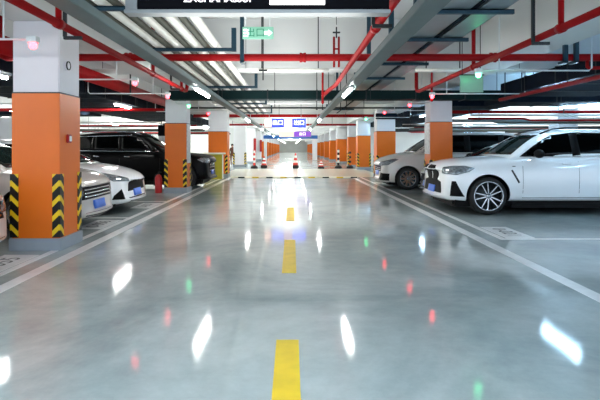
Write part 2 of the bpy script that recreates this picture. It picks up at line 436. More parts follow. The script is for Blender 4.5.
sprinkler_line('sprinkler_pipe', 'red pipe right of the big black sign, running away to the middle', .91, 2.6, -4, 10.4, .042, (5.1,), (5.5,), bend=[(-.02, 10.6, -.01), (-.12, 11, -.06), (-.2, 11.3, -.12), (-.2, 11.5, -.12)])
sprinkler_line('sprinkler_pipe', 'red pipe slanting down from the top right corner', 2.93, 2.6, -3, 11.9, .042, (5.95,), (5.5, 8.15), end_up=True)
# small branch under the right end of the main
t = thing('branch_pipe', 'short red branch pipe under the right end of the fire main', 'pipe', (4.66, 7.9, 2.55))
b = NB(); tube(b, [(0, .07, .14), (0, .07, .02), (.03, .06, 0), (.6, .3, .06), (2.6, 1.6, .02)], .028, 10); obj('pipe', b, M['red_pipe'], t)
t = thing('sprinkler_pipe', 'red pipe along the near edge of the navy duct at far right', 'pipe', (5.02, 0, 2.45))
b = NB(); tube(b, [(0, 2.5, 0), (0, 12.2, 0)], .04, 10); obj('pipe', b, M['red_pipe'], t)
for y in (4.5, 9.2, 11.9):
    b = NB(); box(b, -.01, .01, y - .01, y + .01, .035, ctop(5.02, y) - 2.45); obj('hanger', b, M['steel_dark'], t)
# wide red pipe outside the left pillar row
t = thing('red_header_pipe', 'very thick red pipe outside the left pillar line', 'pipe', (-4.0, 0, 2.72))
b = NB(); tube(b, [(0, 5, 0), (0, 19, 0)], .13, 18); obj('pipe', b, M['red_pipe'], t)
for y in (6, 12, 17.6):
    b = NB(); hanger(b, .16, y, -.15, CEIL - 2.72, .03); box(b, -.17, .18, y - .02, y + .02, -.17, -.132); obj('hanger', b, M['steel_dark'], t)

# left rack of pale pipes
XS = (-2.28, -2.03, -1.73, -1.45, -1.16)
for i, (x, lb) in enumerate(zip(XS, ('outermost', 'second from the outside', 'middle', 'second from the lane centre', 'innermost'))):
    b = NB(); tube(b, [(x, -3, 2.855), (x, 22.8, 2.855)], .056, 12)
    o = obj('insulated_pipe', b, M['white_pipe']); tag(o, 'white pipe on the left ceiling rack, %s of the five' % lb, 'pipe', 'white pipes on the left ceiling rack')
for x, lb in ((-2.155, 'outermost'), (-1.88, 'second from the outside'), (-1.59, 'second from the inside'), (-1.3, 'innermost')):
    b = NB(); tube(b, [(x, -3, 2.84), (x, 22.8, 2.84)], .042, 10)
    o = obj('lagged_pipe', b, M['olive_pipe']); tag(o, 'olive grey pipe between the white pipes of the left rack, %s' % lb, 'pipe', 'olive pipes on the left ceiling rack')
def channel(x0, x1, y, z, ends, lb, grp, stub=None):
    t = thing('support_channel', lb, 'pipe support', (0, y, z), 0, grp)
    b = NB(); box(b, x0, x1, -.02, .02, -.05, 0); box(b, x0, x1, -.02, .035, -.012, 0)
    obj('crossbar', b, M['steel_blue'], t)
    for x in ends:
        b = NB(); box(b, x - .035, x + .035, -.022, .03, -.05, ctop(x, y) - z); obj('hanger', b, M['steel_blue'], t)
    if stub is not None:
        b = NB(); box(b, stub - .035, stub + .035, -.022, .03, -.05, .3); obj('end_upright', b, M['steel_blue'], t)
for y, lb in ((3.6, 'over the camera'), (5.35, 'beside the black sign'), (7.6, 'before the red fire main'), (12.3, 'above the green duct'), (17, 'far behind the green duct'), (21.5, 'farther down the lane')):
    channel(-2.4, -.84, y, 2.797, (-2.38,), 'blue steel support under the left pipe rack, ' + lb, 'supports of the left pipe rack', -.875)
# right cable trays
for x0, x1, lb in ((1.42, 1.97, 'wide grey cable tray, the one nearer the lane middle'), (2.06, 2.36, 'narrow grey cable tray on the right of the wide one')):
    t = thing('cable_tray', lb, 'cable tray', (0, 0, 2.83))
    b = NB(); box(b, x0, x1, -3, 22.8, 0, .008); box(b, x0, x0 + .008, -3, 22.8, 0, .07); box(b, x1 - .008, x1, -3, 22.8, 0, .07); obj('tray', b, M['tray'], t)
    b = NB()
    for k in range(4): tube(b, [(x0 + .06 + k * (x1 - x0 - .12) / 3, -3, .03), (x0 + .06 + k * (x1 - x0 - .12) / 3, 22.8, .03)], .018, 6)
    obj('cable', b, M['plastic'], t)
t = thing('gap_strip', 'black strip added to darken the gap between the two grey cable trays', 'cable', (2.015, 0, 2.865))  # dark strip added so the gap between the trays reads black
b = NB(); box(b, -.035, .035, -3, 22.8, -.03, .03, bev=.01); obj('cable', b, M['duct_navy'], t)
b = NB(); box(b, -.04, .04, -2, -1.95, -.033, .033); obj('gap_strip_band', b, M['steel_dark'], t)
for y, lb in ((3.4, 'over the camera'), (5.6, 'at the top of the picture'), (7.05, 'before the red fire main'), (9.1, 'just behind the red fire main'), (11, 'above the green duct'), (15.5, 'behind the green duct'), (20, 'farther down')):
    channel(1.36, 2.46, y, 2.829, (1.385,), 'blue steel support under the right trays, ' + lb, 'supports of the right cable trays')
# lighting trunkings and tube lamps
def trunking(x, lb, y0=-6, y1=132, wd=.2):
    t = thing('lighting_trunking', lb, 'lighting rail', (x, 0, 2.42), 0)
    b = NB(); box(b, -wd / 2, wd / 2, y0, y1, 0, .085, bev=.006); obj('rail', b, M['trunk'], t)
    for y in range(int(y0) + 1, int(y1), 9):
        b = NB(); box(b, -.028, -.012, y - .008, y + .008, .08, ctop(x, y) - 2.42); obj('suspension_rod', b, M['conduit'], t)
trunking(-1.79, 'long grey lighting rail left of the lane middle')
trunking(1.12, 'long grey lighting rail right of the lane middle')
def lamp_proto(m):
    t = thing('tube_lamp', 'x', 'tube lamp', (0, 0, 2.42))
    b = NB(); box(b, -.04, .04, -.72, .72, -.035, 0, bev=.006); obj('housing', b, M['conduit'], t)
    b = NB(); tube(b, [(0, -.66, -.058), (0, .66, -.058)], .026, 8); obj('glowing_tube', b, m, t)
    return t
PA = lamp_proto(M['tube']); PB = lamp_proto(M['tube_cool'])
used = set()
def lamp(P, x, y, lb, grp, rz=0, z=2.42, rod=False):
    if P.name not in used:
        used.add(P.name); o = P; o.location = (x, y, z); o.rotation_euler = (0, 0, rz); o['label'] = lb; o['group'] = grp
    else: o = dup(P, (x, y, z), rz, lb, grp)
    if rod:
        for q in (-.5, .484):
            b = NB(); box(b, -.008, .008, q, q + .016, 0, ctop(x, y + q * math.cos(rz)) - z); obj('suspension_rod', b, M['conduit'], o)
    return o
LY = (0.2, 9.9, 20, 29.6, 39, 48, 57, 66, 76, 86, 96, 106, 118, 130)
for i, y in enumerate(LY):
    lamp(PA, -1.75, y, ['tube lamp on the left lighting rail behind the camera', 'nearest visible lit tube lamp on the left lighting rail', 'second lit tube lamp along the left lighting rail'][i] if i < 3 else 'small distant lit tube lamp on the left lighting rail', 'lamps on the left lighting rail' if i < 3 else 'distant lamps on the left lighting rail')
for i, y in enumerate(LY):
    lamp(PA, 1.08, y, ['tube lamp on the right lighting rail behind the camera', 'nearest visible lit tube lamp on the right lighting rail', 'second lit tube lamp along the right lighting rail'][i] if i < 3 else 'small distant lit tube lamp on the right lighting rail', 'lamps on the right lighting rail' if i < 3 else 'distant lamps on the right lighting rail')
for i, y in enumerate((3.9, 8.1, 14.8, 22.5, 29)):
    lamp(PA, -4.95, y, 'lit tube lamp over the left parking bays, ' + ('behind the camera', 'left of the nearest pillar', 'above the black SUV', 'beyond the black SUV', 'farthest')[i], 'lamps over the left bays', rod=False, z=2.56)
for i, y in enumerate((3.2, 9.9, 20, 29)):
    lamp(PB, 5.25, y, 'cool lit tube lamp over the right parking bays, ' + ('behind the camera', 'above the large white SUV', 'beyond the pearl van', 'farthest')[i], 'lamps over the right bays', z=2.55 if i < 2 else 2.62)
for i, (x, y) in enumerate(((8.1, 14.2), (8.1, 5), (8.3, 24), (13, 12), (14, 26), (18, 18))):
    lamp(PB, x, y, 'cool lit tube lamp deep in the right bays, ' + ('just above the SUV roof', 'outside the picture at right', 'near the white pillars', 'behind the SUV', 'by the right back wall', 'at far right')[i], 'lamps deep in the right bays', rod=(i > 0), z=2.45 if i else 2.52, rz=(.35 if i == 0 else 0))
for i, (x, y) in enumerate(((-9.5, 17), (-9.5, 27), (-9, 37), (-13.5, 12), (-7, 41.5), (-12, 41.5))):  # last two tubes are added to brighten the left cross wall
    lamp(PA, x, y, 'lit tube lamp deep in the left bays, ' + ('behind the black SUV', 'farther than the black SUV', 'near the white cross wall', 'at the far left', 'added to brighten the cross wall, nearer the lane', 'added to brighten the cross wall, at left')[i], 'lamps deep in the left bays', rod=True, z=2.6)
for i, (x, y) in enumerate(((9, 33.2), (15, 33.2))):  # both tubes are added to brighten the right cross wall
    lamp(PA, x, y, 'lit tube lamp added to brighten the right cross wall, ' + ('nearer the lane', 'farther right')[i], 'lamps added by the right cross wall', rod=True, z=2.6)

# ducts
def duct(name, m, x0, x1, y0, y1, z0, z1, lb, ribs=1.2, axis='y'):
    t = thing(name, lb, 'duct', ((x0 + x1) / 2, (y0 + y1) / 2, z0))
    hx, hy, h = (x1 - x0) / 2, (y1 - y0) / 2, z1 - z0
    b = NB(); box(b, -hx, hx, -hy, hy, 0, h, bev=.01); obj('duct_shell', b, m, t)
    Ln = 2 * (hy if axis == 'y' else hx); nn = int(Ln / ribs)
    for k in range(1, nn):
        p = -Ln / 2 + k * Ln / nn
        e = .015; b = NB()
        if axis == 'y': box(b, -hx - e, hx + e, p - .015, p + .015, -e, h + e)
        else: box(b, p - .015, p + .015, -hy - e, hy + e, -e, h + e)
        obj('flange', b, M['steel_dark'], t)
    for k in range(1, nn, 3):
        p = -Ln / 2 + k * Ln / nn + .1
        for s in (-1, 1):
            b = NB(); cx, cy = (x0 + x1) / 2, (y0 + y1) / 2
            if axis == 'y': box(b, s * (hx + .025) - .008, s * (hx + .025) + .008, p - .008, p + .008, 0, ctop(cx + s * hx, cy + p) - z0)
            else: box(b, p - .008, p + .008, s * (hy + .025) - .008, s * (hy + .025) + .008, 0, ctop(cx + p, cy + s * hy) - z0)
            obj('suspension_rod', b, M['steel_dark'], t)
    return t
duct('air_duct', M['duct_green'], -3.1, 5.6, 12.7, 13.2, 2.52, 2.74, 'dark green duct running across the lane behind the lamps', axis='x')
duct('air_duct', M['duct_navy'], 5.12, 7.4, 2, 12.4, 2.55, 2.86, 'dark navy duct running away above the large white SUV')
duct('air_duct', M['duct_navy'], 5.7, 14, 13.5, 15, 2.52, 2.84, 'dark navy duct across the right bays behind the SUV roof', axis='x')
duct('air_duct', M['duct_navy'], -7.2, -4.75, 3, 30, 2.56, 2.86, 'dark navy duct running away over the left parking bays')
duct('air_duct', M['duct_navy'], 4.9, 7, 16, 33, 2.62, 2.86, 'dark duct running away over the farther right bays')
duct('air_duct', M['duct_navy'], -15, -8, 20, 21.2, 2.6, 2.86, 'dark duct across the deep left bays', axis='x')

# white cross conduits under the first beam
for x0, x1, lb in ((-.82, .74, 'white pipe under the first ceiling beam near the middle'), (2.5, 3.6, 'white pipe under the first ceiling beam at right')):
    t = thing('cross_pipe', lb, 'pipe', (0, 10.2, 2.865))
    b = NB(); tube(b, [(x0, 0, 0), (x1, 0, 0)], .035, 10); obj('pipe', b, M['white_pipe'], t)
    for q in (x0 + .2, x1 - .22):
        b = NB(); box(b, q, q + .02, -.01, .01, .03, CEIL - 2.865); obj('suspension_rod', b, M['steel_dark'], t)
t = thing('drop_bracket', 'black bracket on the ceiling between the black sign and the red main', 'bracket', (-.55, 9.6, 2.7))
b = NB(); box(b, -.012, .012, -.012, .012, -.12, CEIL - 2.7); box(b, -.08, .08, -.02, .02, .05, .08); obj('rod', b, M['steel_dark'], t)
# red drop pipes near the middle
for x, y, z, lb in ((.68, 11.2, 2.3, 'dark red pipe left of the lit right lamp'), (3.1, 11.2, 2.35, 'dark red drop pipe right of the cable trays')):
    t = thing('drop_pipe', lb, 'pipe', (x, y, z))
    b = NB(); tube(b, [(0, 0, 0), (0, 0, CEIL - z)], .024, 10); obj('pipe', b, M['red_pipe'], t)
    b = NB(); lathe(b, [(0, -.04), (.02, -.03), (.035, 0), (.03, .04), (0, .05)], 'z', seg=10); obj('nozzle', b, M['red_pipe'], t)
# farther red cross pipes and dark conduits
for (y, z, r, x0, x1, m, lb) in ((23.6, 2.78, .075, -4.6, 4.75, 'red_pipe', 'red pipe across the lane above the blue signs'),
                                 (17.6, 2.68, .03, -4.6, 4.75, 'steel_dark', 'thin dark conduit across the lane behind the green duct'),
                                 (31.5, 2.72, .06, -4.6, 4.75, 'red_pipe', 'distant red pipe across the lane behind the blue signs'),
                                 (16.6, 2.47, .05, 4.9, 22, 'red_pipe', 'red pipe across the right bays above the car roofs'),
                                 (15.4, 2.45, .045, -14, -3.9, 'red_pipe', 'red pipe across the left bays above the black SUV')):
    t = thing('cross_pipe', lb, 'pipe', (0, y, z))
    b = NB(); tube(b, [(x0, 0, 0), (x1, 0, 0)], r, 12); obj('pipe', b, M[m], t)
    k = x0 + .9
    while k < x1:
        b = NB(); box(b, k - .01, k + .01, -r - .02, -r, -r, ctop(k, y) - z); k += 3.1
        obj('hanger', b, M['steel_dark'], t)
for i, (x, y) in enumerate([(.75 + .18 * k, 15.3) for k in range(6)]):
    t = thing('threaded_rod', 'dark threaded rod in the row hanging behind the green duct', 'rod', (x, y, 2.45), 0, 'dark rods behind the green duct')
    b = NB(); tube(b, [(0, 0, 0), (0, 0, CEIL - 2.45)], .014, 6); obj('rod', b, M['steel_dark'], t)
    b = NB(); box(b, -.03, .03, -.03, .03, -.01, .01); obj('nut', b, M['steel_dark'], t)
# cable clutter over the side bays
CLT = [('white_pipe', .04), ('red_pipe', .04), ('tray', .05), ('olive_pipe', .06), ('white_pipe', .03), ('steel_dark', .05)]
def clutter(x0, x1, ya, yb, n_, lb):
    for k in range(n_):
        mn, r = CLT[k % 6]
        y = ya + (yb - ya) * k / n_ + random.uniform(-.3, .3)
        z = random.choice((2.4, 2.3, 2.35))
        a, c = x0 + random.uniform(0, 1.5), x1 - random.uniform(0, 2)
        t = thing('service_pipe', '%s %s pipe among the %s, %s in the rows' % ({'white_pipe': 'white', 'red_pipe': 'red', 'tray': 'grey metal', 'olive_pipe': 'olive', 'steel_dark': 'dark'}[mn], 'thin' if r < .045 else 'thick', lb, ('first', 'second', 'third', 'fourth', 'fifth', 'sixth', 'seventh', 'eighth', 'ninth', 'tenth', 'eleventh', 'twelfth', 'thirteenth', 'fourteenth')[k]), 'pipe', (0, y, z), 0, lb)
        b = NB(); dy = random.uniform(-.15, .15)
        if k % 2: pts = [(a, 0, 0), (a + 2, 0, 0), (a + 2.3, dy, -.06), (c, dy, -.06)]
        else: pts = [(a, 0, 0), (c, 0, 0)]
        tube(b, pts, r, 8); obj('pipe', b, M[mn], t)
        for q, e_ in ((a + .4, 0), (c - .4, dy if k % 2 else 0)):
            b = NB(); box(b, q - .008, q + .008, e_ - .008, e_ + .008, 0, ctop(q, y + e_) - z); obj('hanger', b, M['steel_dark'], t)
clutter(5, 20, 17.4, 34, 14, 'pipes over the right bays')
clutter(-15, -4.2, 22.5, 40, 12, 'pipes over the left bays')

# parking indicator lights: lens under a small box on a white conduit
def indicator(x, y, m, lb, out, z=2.42, ln=1.7):
    t = thing('bay_indicator', lb, 'indicator light', (x, y, z), 0, 'parking bay indicator lights')
    s = out
    b = NB(); box(b, -.055, .055, -.045, .045, .02, .09, bev=.006); obj('housing', b, M['conduit'], t)
    b = NB(); lathe(b, [(0, -.05), (.02, -.047), (.036, -.03), (.042, -.005), (.038, .02), (0, .02)], 'z', seg=16); obj('glowing_dome', b, m, t)
    b = NB(); tube(b, [(s * .04, 0, .06), (s * ln, 0, .06), (s * (ln + .04), 0, .1), (s * (ln + .04), 0, ctop(x + s * (ln + .04), y) - z)], .013, 8)
    tube(b, [(s * .32, 0, .06), (s * .32, 0, ctop(x + s * .32, y) - z)], .011, 8)
    obj('conduit', b, M['conduit'], t)
indicator(-2.82, 5.5, M['led_red'], 'red light in front of the nearest left pillar', -1)
indicator(-2.72, 8.75, M['led_red'], 'red light just right of the nearest left pillar', -1)
indicator(-2.72, 11.05, M['led_red'], 'red light left above the second left pillar', -1)
indicator(-2.78, 13.6, M['led_green'], 'green light in front of the second left pillar', -1, ln=.32)
indicator(-2.75, 16.6, M['led_red'], 'red light behind the second left pillar', -1)
indicator(2.86, 7.75, M['led_green'], 'green light at right above the dark blue car', 1)
indicator(3.08, 11.1, M['led_red'], 'red light above the nearest right pillar', 1, ln=2.0)
indicator(3.1, 13.9 - .6, M['led_red'], 'red light left of the nearest right pillar', 1, ln=.5)
indicator(2.95, 16.1, M['led_red'], 'red light above the pearl white van', 1)
indicator(2.9, 19.8, M['led_green'], 'green light beyond the pearl white van', 1)
# translucent green board
t = thing('green_sign', 'pale green board hanging over the right bays by the green light', 'sign', (2.85, 8.05, 2.18))
b = NB(); box(b, -.17, .2, 0, .02, 0, .27, bev=.003); obj('board', b, mat('green_board', '8fa89c', .3, var=.1, scale=6), t)
b = NB(); box(b, -.18, .21, -.005, .025, .27, .285); box(b, -.14, -.13, .005, .015, .28, CEIL - 2.18); box(b, .15, .16, .005, .015, .28, CEIL - 2.18); obj('frame', b, M['steel_dark'], t)

# ------------------------------------------------------------------ signs
t = thing('overhead_sign', 'long black hanging sign with white lettering at the top of the picture', 'sign', (-.29, 4.3, 2.445))
b = NB(); box(b, -1.03, 1.12, 0, .12, .03, .5, bev=.006); obj('panel', b, M['sign_black'], t)
b = NB(); box(b, -1.14, 1.13, -.012, .132, 0, .03, bev=.005); box(b, -1.14, 1.13, -.012, .132, .5, .53, bev=.005); obj('frame', b, M['sign_metal'], t)
b = NB(); box(b, -1.13, -1.03, -.005, .125, .03, .5, bev=.005); obj('end_cap', b, M['sign_metal'], t)
b = NB(); box(b, .1, .57, -.006, .002, .07, .42); obj('white_panel', b, M['sign_white'], t)
b = text_bm('出口', .2, .002); bmesh.ops.rotate(b, verts=b.verts, cent=(0, 0, 0), matrix=Matrix.Rotation(PI / 2, 3, 'X')); bmesh.ops.translate(b, verts=b.verts, vec=(.335, -.009, .2)); obj('dark_lettering', b, M['sign_black'], t)
b = text_bm('ZACMAMASSUI', .085, .003); bmesh.ops.rotate(b, verts=b.verts, cent=(0, 0, 0), matrix=Matrix.Rotation(PI / 2, 3, 'X')); bmesh.ops.translate(b, verts=b.verts, vec=(-.345, -.002, .12)); obj('lettering', b, M['sign_white'], t)
for x in (-.9, 1.0):
    b = NB(); box(b, x - .012, x + .012, .05, .074, .53, CEIL - 2.445); obj('suspension_rod', b, M['sign_metal'], t)
t = thing('exit_sign', 'small pale green exit sign with an arrow, hung on two wires', 'exit sign', (-.405, 6.0, 2.59))
b = NB(); box(b, -.185, .185, 0, .02, 0, .145, bev=.004); obj('panel', b, M['exit_panel'], t)
b = text_bm('出口', .115, .001); bmesh.ops.rotate(b, verts=b.verts, cent=(0, 0, 0), matrix=Matrix.Rotation(PI / 2, 3, 'X')); bmesh.ops.translate(b, verts=b.verts, vec=(-.03, -.003, .07)); obj('lettering', b, M['exit_green'], t)
b = NB()
box(b, .075, .13, -.004, 0, .055, .09)
vs = [b.verts.new(v) for v in ((.125, -.004, .035), (.17, -.004, .0725), (.125, -.004, .11), (.125, 0, .035), (.17, 0, .0725), (.125, 0, .11))]
for q in ((0, 1, 2), (5, 4, 3), (0, 3, 4, 1), (1, 4, 5, 2), (2, 5, 3, 0)): b.faces.new([vs[i] for i in q])
obj('arrow', b, M['sign_white'], t)
b = NB()
box(b, -.17, -.12, -.003, 0, .03, .045); box(b, -.17, -.12, -.003, 0, .065, .08); box(b, -.17, -.12, -.003, 0, .1, .115); box(b, -.13, -.115, -.003, 0, .03, .115)
obj('pictogram', b, M['sign_white'], t)
for x in (-.15, .14):
    b = NB(); tube(b, [(x, .01, .14), (x, .01, CEIL - 2.59)], .006, 6); obj('hanging_wire', b, M['conduit'], t)
def lane_sign(x, y, z, lb, blocks, h):
    t = thing('lane_sign', lb, 'sign', (x, y, z))
    tot = sum(q[0] for q in blocks)
    b = NB(); box(b, -tot / 2 - .01, tot / 2 + .01, 0, .06, -.01, h + .01); obj('board', b, M['sign_metal'], t)
    k = -tot / 2
    for wd, mn, s, tm in blocks:
        b = NB(); box(b, k + .01, k + wd - .01, -.012, 0, .01, h - .01); obj('panel', b, M[mn], t)
        if s:
            b = text_bm(s, h * .62, .002); bmesh.ops.rotate(b, verts=b.verts, cent=(0, 0, 0), matrix=Matrix.Rotation(PI / 2, 3, 'X')); bmesh.ops.translate(b, verts=b.verts, vec=(k + wd / 2, -.015, h * .5)); obj('lettering', b, M[tm], t)
        k += wd
    for q in (-tot / 2 + .2, tot / 2 - .2):
        b = NB(); box(b, q - .01, q + .01, .02, .04, h, CEIL - z); obj('suspension_rod', b, M['sign_metal'], t)
lane_sign(-.28, 20.6, 2.12, 'nearer hanging sign of blue, white and pink panels over the lane', ((.3, 'sign_pink', '↑', 'cone_red'), (.5, 'sign_blue', '出口', 'sign_white'), (.34, 'sign_pink', '①', 'sign_blue'), (.56, 'sign_blue', '出口', 'sign_white')), .36)
lane_sign(.2, 32.5, 1.98, 'farther purple and blue hanging sign over the lane', ((.95, 'sign_pink', '', 'sign_white'), (1.1, 'sign_purple', '出口', 'sign_white')), .36)
t = thing('wall_sign', 'blue square sign on the left wall right of the second pillar', 'sign', (-6.3, 44.8, 2.6))
b = NB(); box(b, -.4, .5, 0, .2, 0, .62, bev=.01); obj('panel', b, M['sign_blue'], t)
b = NB(); box(b, -.15, .3, -.012, 0, .28, .34); box(b, -.15, .3, -.012, 0, .42, .46); obj('lettering', b, M['sign_white'], t)
t = thing('wall_sign', 'dark blue sign with white lower half left of the second left pillar', 'sign', (-4.55, 17.6, 1.3))
b = NB(); box(b, -.12, .12, 0, .03, .4, .78, bev=.005); obj('panel', b, M['sign_black'], t)
b = NB(); box(b, -.1, .12, 0, .03, -.1, .4, bev=.005); obj('lower_board', b, M['poster'], t)
b = NB(); box(b, -.01, .01, .01, .03, .78, CEIL - 1.3); obj('suspension_rod', b, M['steel_dark'], t)
b = NB(); box(b, -10.6, -8.2, 44.9, 44.99, 0, 2.2, bev=.01); o = obj('shutter_door', b, M['white_pipe']); tag(o, 'white roller door in the bright cross wall behind the black SUV', 'door')

# ------------------------------------------------------------------ barrier, cones, posts, low wall
t = thing('speed_bump', 'pale speed bump with black and yellow marks across the lane', 'speed bump', (0.1, 21.75, 0))
b = NB()
prof = [(-.22, 0), (-.18, .045), (-.06, .07), (.06, .07), (.18, .045), (.22, 0)]
A = [b.verts.new((-2.7, y, z)) for y, z in prof]; Bq = [b.verts.new((2.7, y, z)) for y, z in prof]
for k in range(5): b.faces.new((A[k], A[k + 1], Bq[k + 1], Bq[k]))
b.faces.new(A); b.faces.new(list(reversed(Bq))); b.faces.new((A[0], Bq[0], Bq[5], A[5]))
obj('ramp', b, M['cream'], t)
for k in range(9):
    b = NB(); x = -2.4 + k * .6
    box(b, x, x + .28, -.245, -.175, .0, .05, bev=.005); obj('stripe', b, M['yellow'] if k % 2 else M['black'], t)
t = thing('low_wall', 'olive yellow low wall with a cream cap at the left of the lane', 'low wall', (-3.18, 20.9, 0))
b = NB(); box(b, -.45, .3, -.12, .12, 0, 1.02, bev=.01); obj('wall_body', b, M['olive_wall'], t)
b = NB(); box(b, -.5, .42, -.16, .16, 1.02, 1.09, bev=.01); obj('cap', b, M['cream'], t)
b = NB(); box(b, .302, .33, -.1, .1, 0, 1.0, bev=.005); obj('end_post', b, M['cream'], t)
def cone(x, y, h, lb, base='black'):
    t = thing('traffic_cone', lb, 'traffic cone', (x, y, 0), 0, 'traffic cones beyond the crossing')
    b = NB(); box(b, -.2, .2, -.2, .2, 0, .2 if h > .7 else .12, bev=.03); obj('base', b, M['black'], t)
    b = NB()
    z0 = .2 if h > .7 else .12
    N_ = 5
    r = lambda z: .17 + (.035 - .17) * (z - z0) / (h - z0)
    for k in range(N_):
        za, zb = z0 + (h - z0) * k / N_, z0 + (h - z0) * (k + 1) / N_
        lathe(b, [(r(za), za), (r(zb), zb)], 'z', seg=16, mi=k % 2)
    lathe(b, [(r(h), h), (0, h + .01)], 'z', seg=16, mi=0)
    bmesh.ops.remove_doubles(b, verts=b.verts, dist=.0005)
    obj('cone_body', b, [M['cone_red'], M['cone_white']], t)
cone(.22, 31.6, .95, 'tall red and white cone in the middle of the far lane')
cone(-1.75, 31.6, .75, 'red and white cone left of the lane by the striped post')
cone(1.82, 31.6, .5, 'low pinkish cone right of the lane middle')
def bollard(x, y, h, lb, m1, m2):
    t = thing('striped_post', lb, 'post', (x, y, 0), 0, 'striped posts beyond the crossing')
    b = NB(); lathe(b, [(0, 0), (.22, 0), (.22, .1), (.12, .2), (0, .2)], 'z', seg=16); obj('base', b, M['black'], t)
    b = NB()
    for k in range(6): lathe(b, [(.07, .2 + (h - .2) * k / 6), (.07, .2 + (h - .2) * (k + 1) / 6)], 'z', seg=12, mi=k % 2)
    lathe(b, [(.07, h), (.05, h + .03), (0, h + .04)], 'z', seg=12)
    bmesh.ops.remove_doubles(b, verts=b.verts, dist=.0005)
    obj('post', b, [M[m1], M[m2]], t)
bollard(-2.35, 31.4, 1.1, 'red and white striped post at the left of the far lane', 'cone_red', 'cone_white')
bollard(2.88, 31.4, 1.15, 'black and white striped post at the right of the far lane', 'black', 'cone_white')
bollard(3.62, 31.5, 1.05, 'orange and black striped post beside the right crossing pillar', 'orange', 'black')
# fire extinguisher beside the second left pillar
t = thing('fire_extinguisher', 'dark red fire extinguisher standing left of the second left pillar', 'fire extinguisher', (-3.82, 14.45, 0))
b = NB(); lathe(b, [(0, 0), (.095, 0), (.1, .02), (.1, .42), (.07, .5), (.03, .53), (0, .53)], 'z', seg=20); obj('cylinder', b, M['red_box'], t)
b = NB(); box(b, -.02, .02, -.015, .015, .53, .57); box(b, -.02, .09, -.01, .01, .57, .585); box(b, -.02, .08, -.01, .01, .6, .612); obj('valve_handle', b, M['black'], t)
b = NB(); tube(b, [(-.02, 0, .55), (-.08, -.02, .52), (-.115, -.03, .4), (-.115, -.03, .2)], .012, 8); obj('hose', b, M['black'], t)

# ------------------------------------------------------------------ a person far down the left
def person():
    t = thing('person', 'person in brown clothes with a dark bag, far off beside the broad white pillar', 'person', (-4.32, 36.6, 0), .4)
    me = bpy.data.meshes.new('body')
    J = {'pel': (0, 0, .82, .13), 'ab': (0, 0, .98, .12), 'ch': (0, 0, 1.17, .15), 'nk': (0, 0, 1.31, .055), 'hd0': (0, .0, 1.38, .075), 'hd1': (0, 0, 1.46, .085), 'hd2': (0, 0, 1.52, .06)}
    for s, n_ in ((-1, 'l'), (1, 'r')):
        J['sh' + n_] = (s * .15, 0, 1.24, .06); J['el' + n_] = (s * .2, .02, 1.0, .042); J['wr' + n_] = (s * .21, -.04, .79, .03); J['ha' + n_] = (s * .21, -.06, .7, .03)
        J['hp' + n_] = (s * .09, 0, .77, .1); J['kn' + n_] = (s * .1, -.03 * s, .44, .062); J['an' + n_] = (s * .1, .03 * s, .09, .042); J['to' + n_] = (s * .11, .03 * s - .13, .04, .035)
    E = [('pel', 'ab'), ('ab', 'ch'), ('ch', 'nk'), ('nk', 'hd0'), ('hd0', 'hd1'), ('hd1', 'hd2')]
    for n_ in 'lr': E += [('ch', 'sh' + n_), ('sh' + n_, 'el' + n_), ('el' + n_, 'wr' + n_), ('wr' + n_, 'ha' + n_), ('pel', 'hp' + n_), ('hp' + n_, 'kn' + n_), ('kn' + n_, 'an' + n_), ('an' + n_, 'to' + n_)]
    K = list(J)
    me.from_pydata([J[k][:3] for k in K], [(K.index(a), K.index(c)) for a, c in E], [])
    o = bpy.data.objects.new('body', me); COL.objects.link(o)
    sk = o.modifiers.new('s', 'SKIN')
    for i, k in enumerate(K): me.skin_vertices[0].data[i].radius = (J[k][3],) * 2
    me.skin_vertices[0].data[0].use_root = True
    ss = o.modifiers.new('u', 'SUBSURF'); ss.levels = 2; ss.render_levels = 2
    bpy.context.view_layer.update()
    dg = bpy.context.evaluated_depsgraph_get()
    m2 = bpy.data.meshes.new_from_object(o.evaluated_get(dg))
    bpy.data.objects.remove(o)
    m2.materials.clear()
    for m in (M['brown_cloth'], M['skin']): m2.materials.append(m)
    for p in m2.polygons:
        z = p.center.z
        p.use_smooth = True
        p.material_index = 1 if (z > 1.33 or (z < .77 and abs(p.center.x) > .17)) else 0
    o = bpy.data.objects.new('body', m2); COL.objects.link(o); o.parent = t
    b = NB(); bmesh.ops.create_uvsphere(b, u_segments=14, v_segments=10, radius=.1)
    bmesh.ops.scale(b, verts=b.verts, vec=(1, 1.05, 1)); bmesh.ops.translate(b, verts=b.verts, vec=(0, .025, 1.48))
    bmesh.ops.delete(b, geom=[v for v in b.verts if v.co.z < 1.42 and v.co.y < .03], context='VERTS')
    obj('hair', b, M['hair'], t)
    b = NB(); box(b, -.34, -.2, -.12, .12, .85, 1.15, bev=.03); bag = obj('shoulder_bag', b, M['dark_cloth'], t)
person()

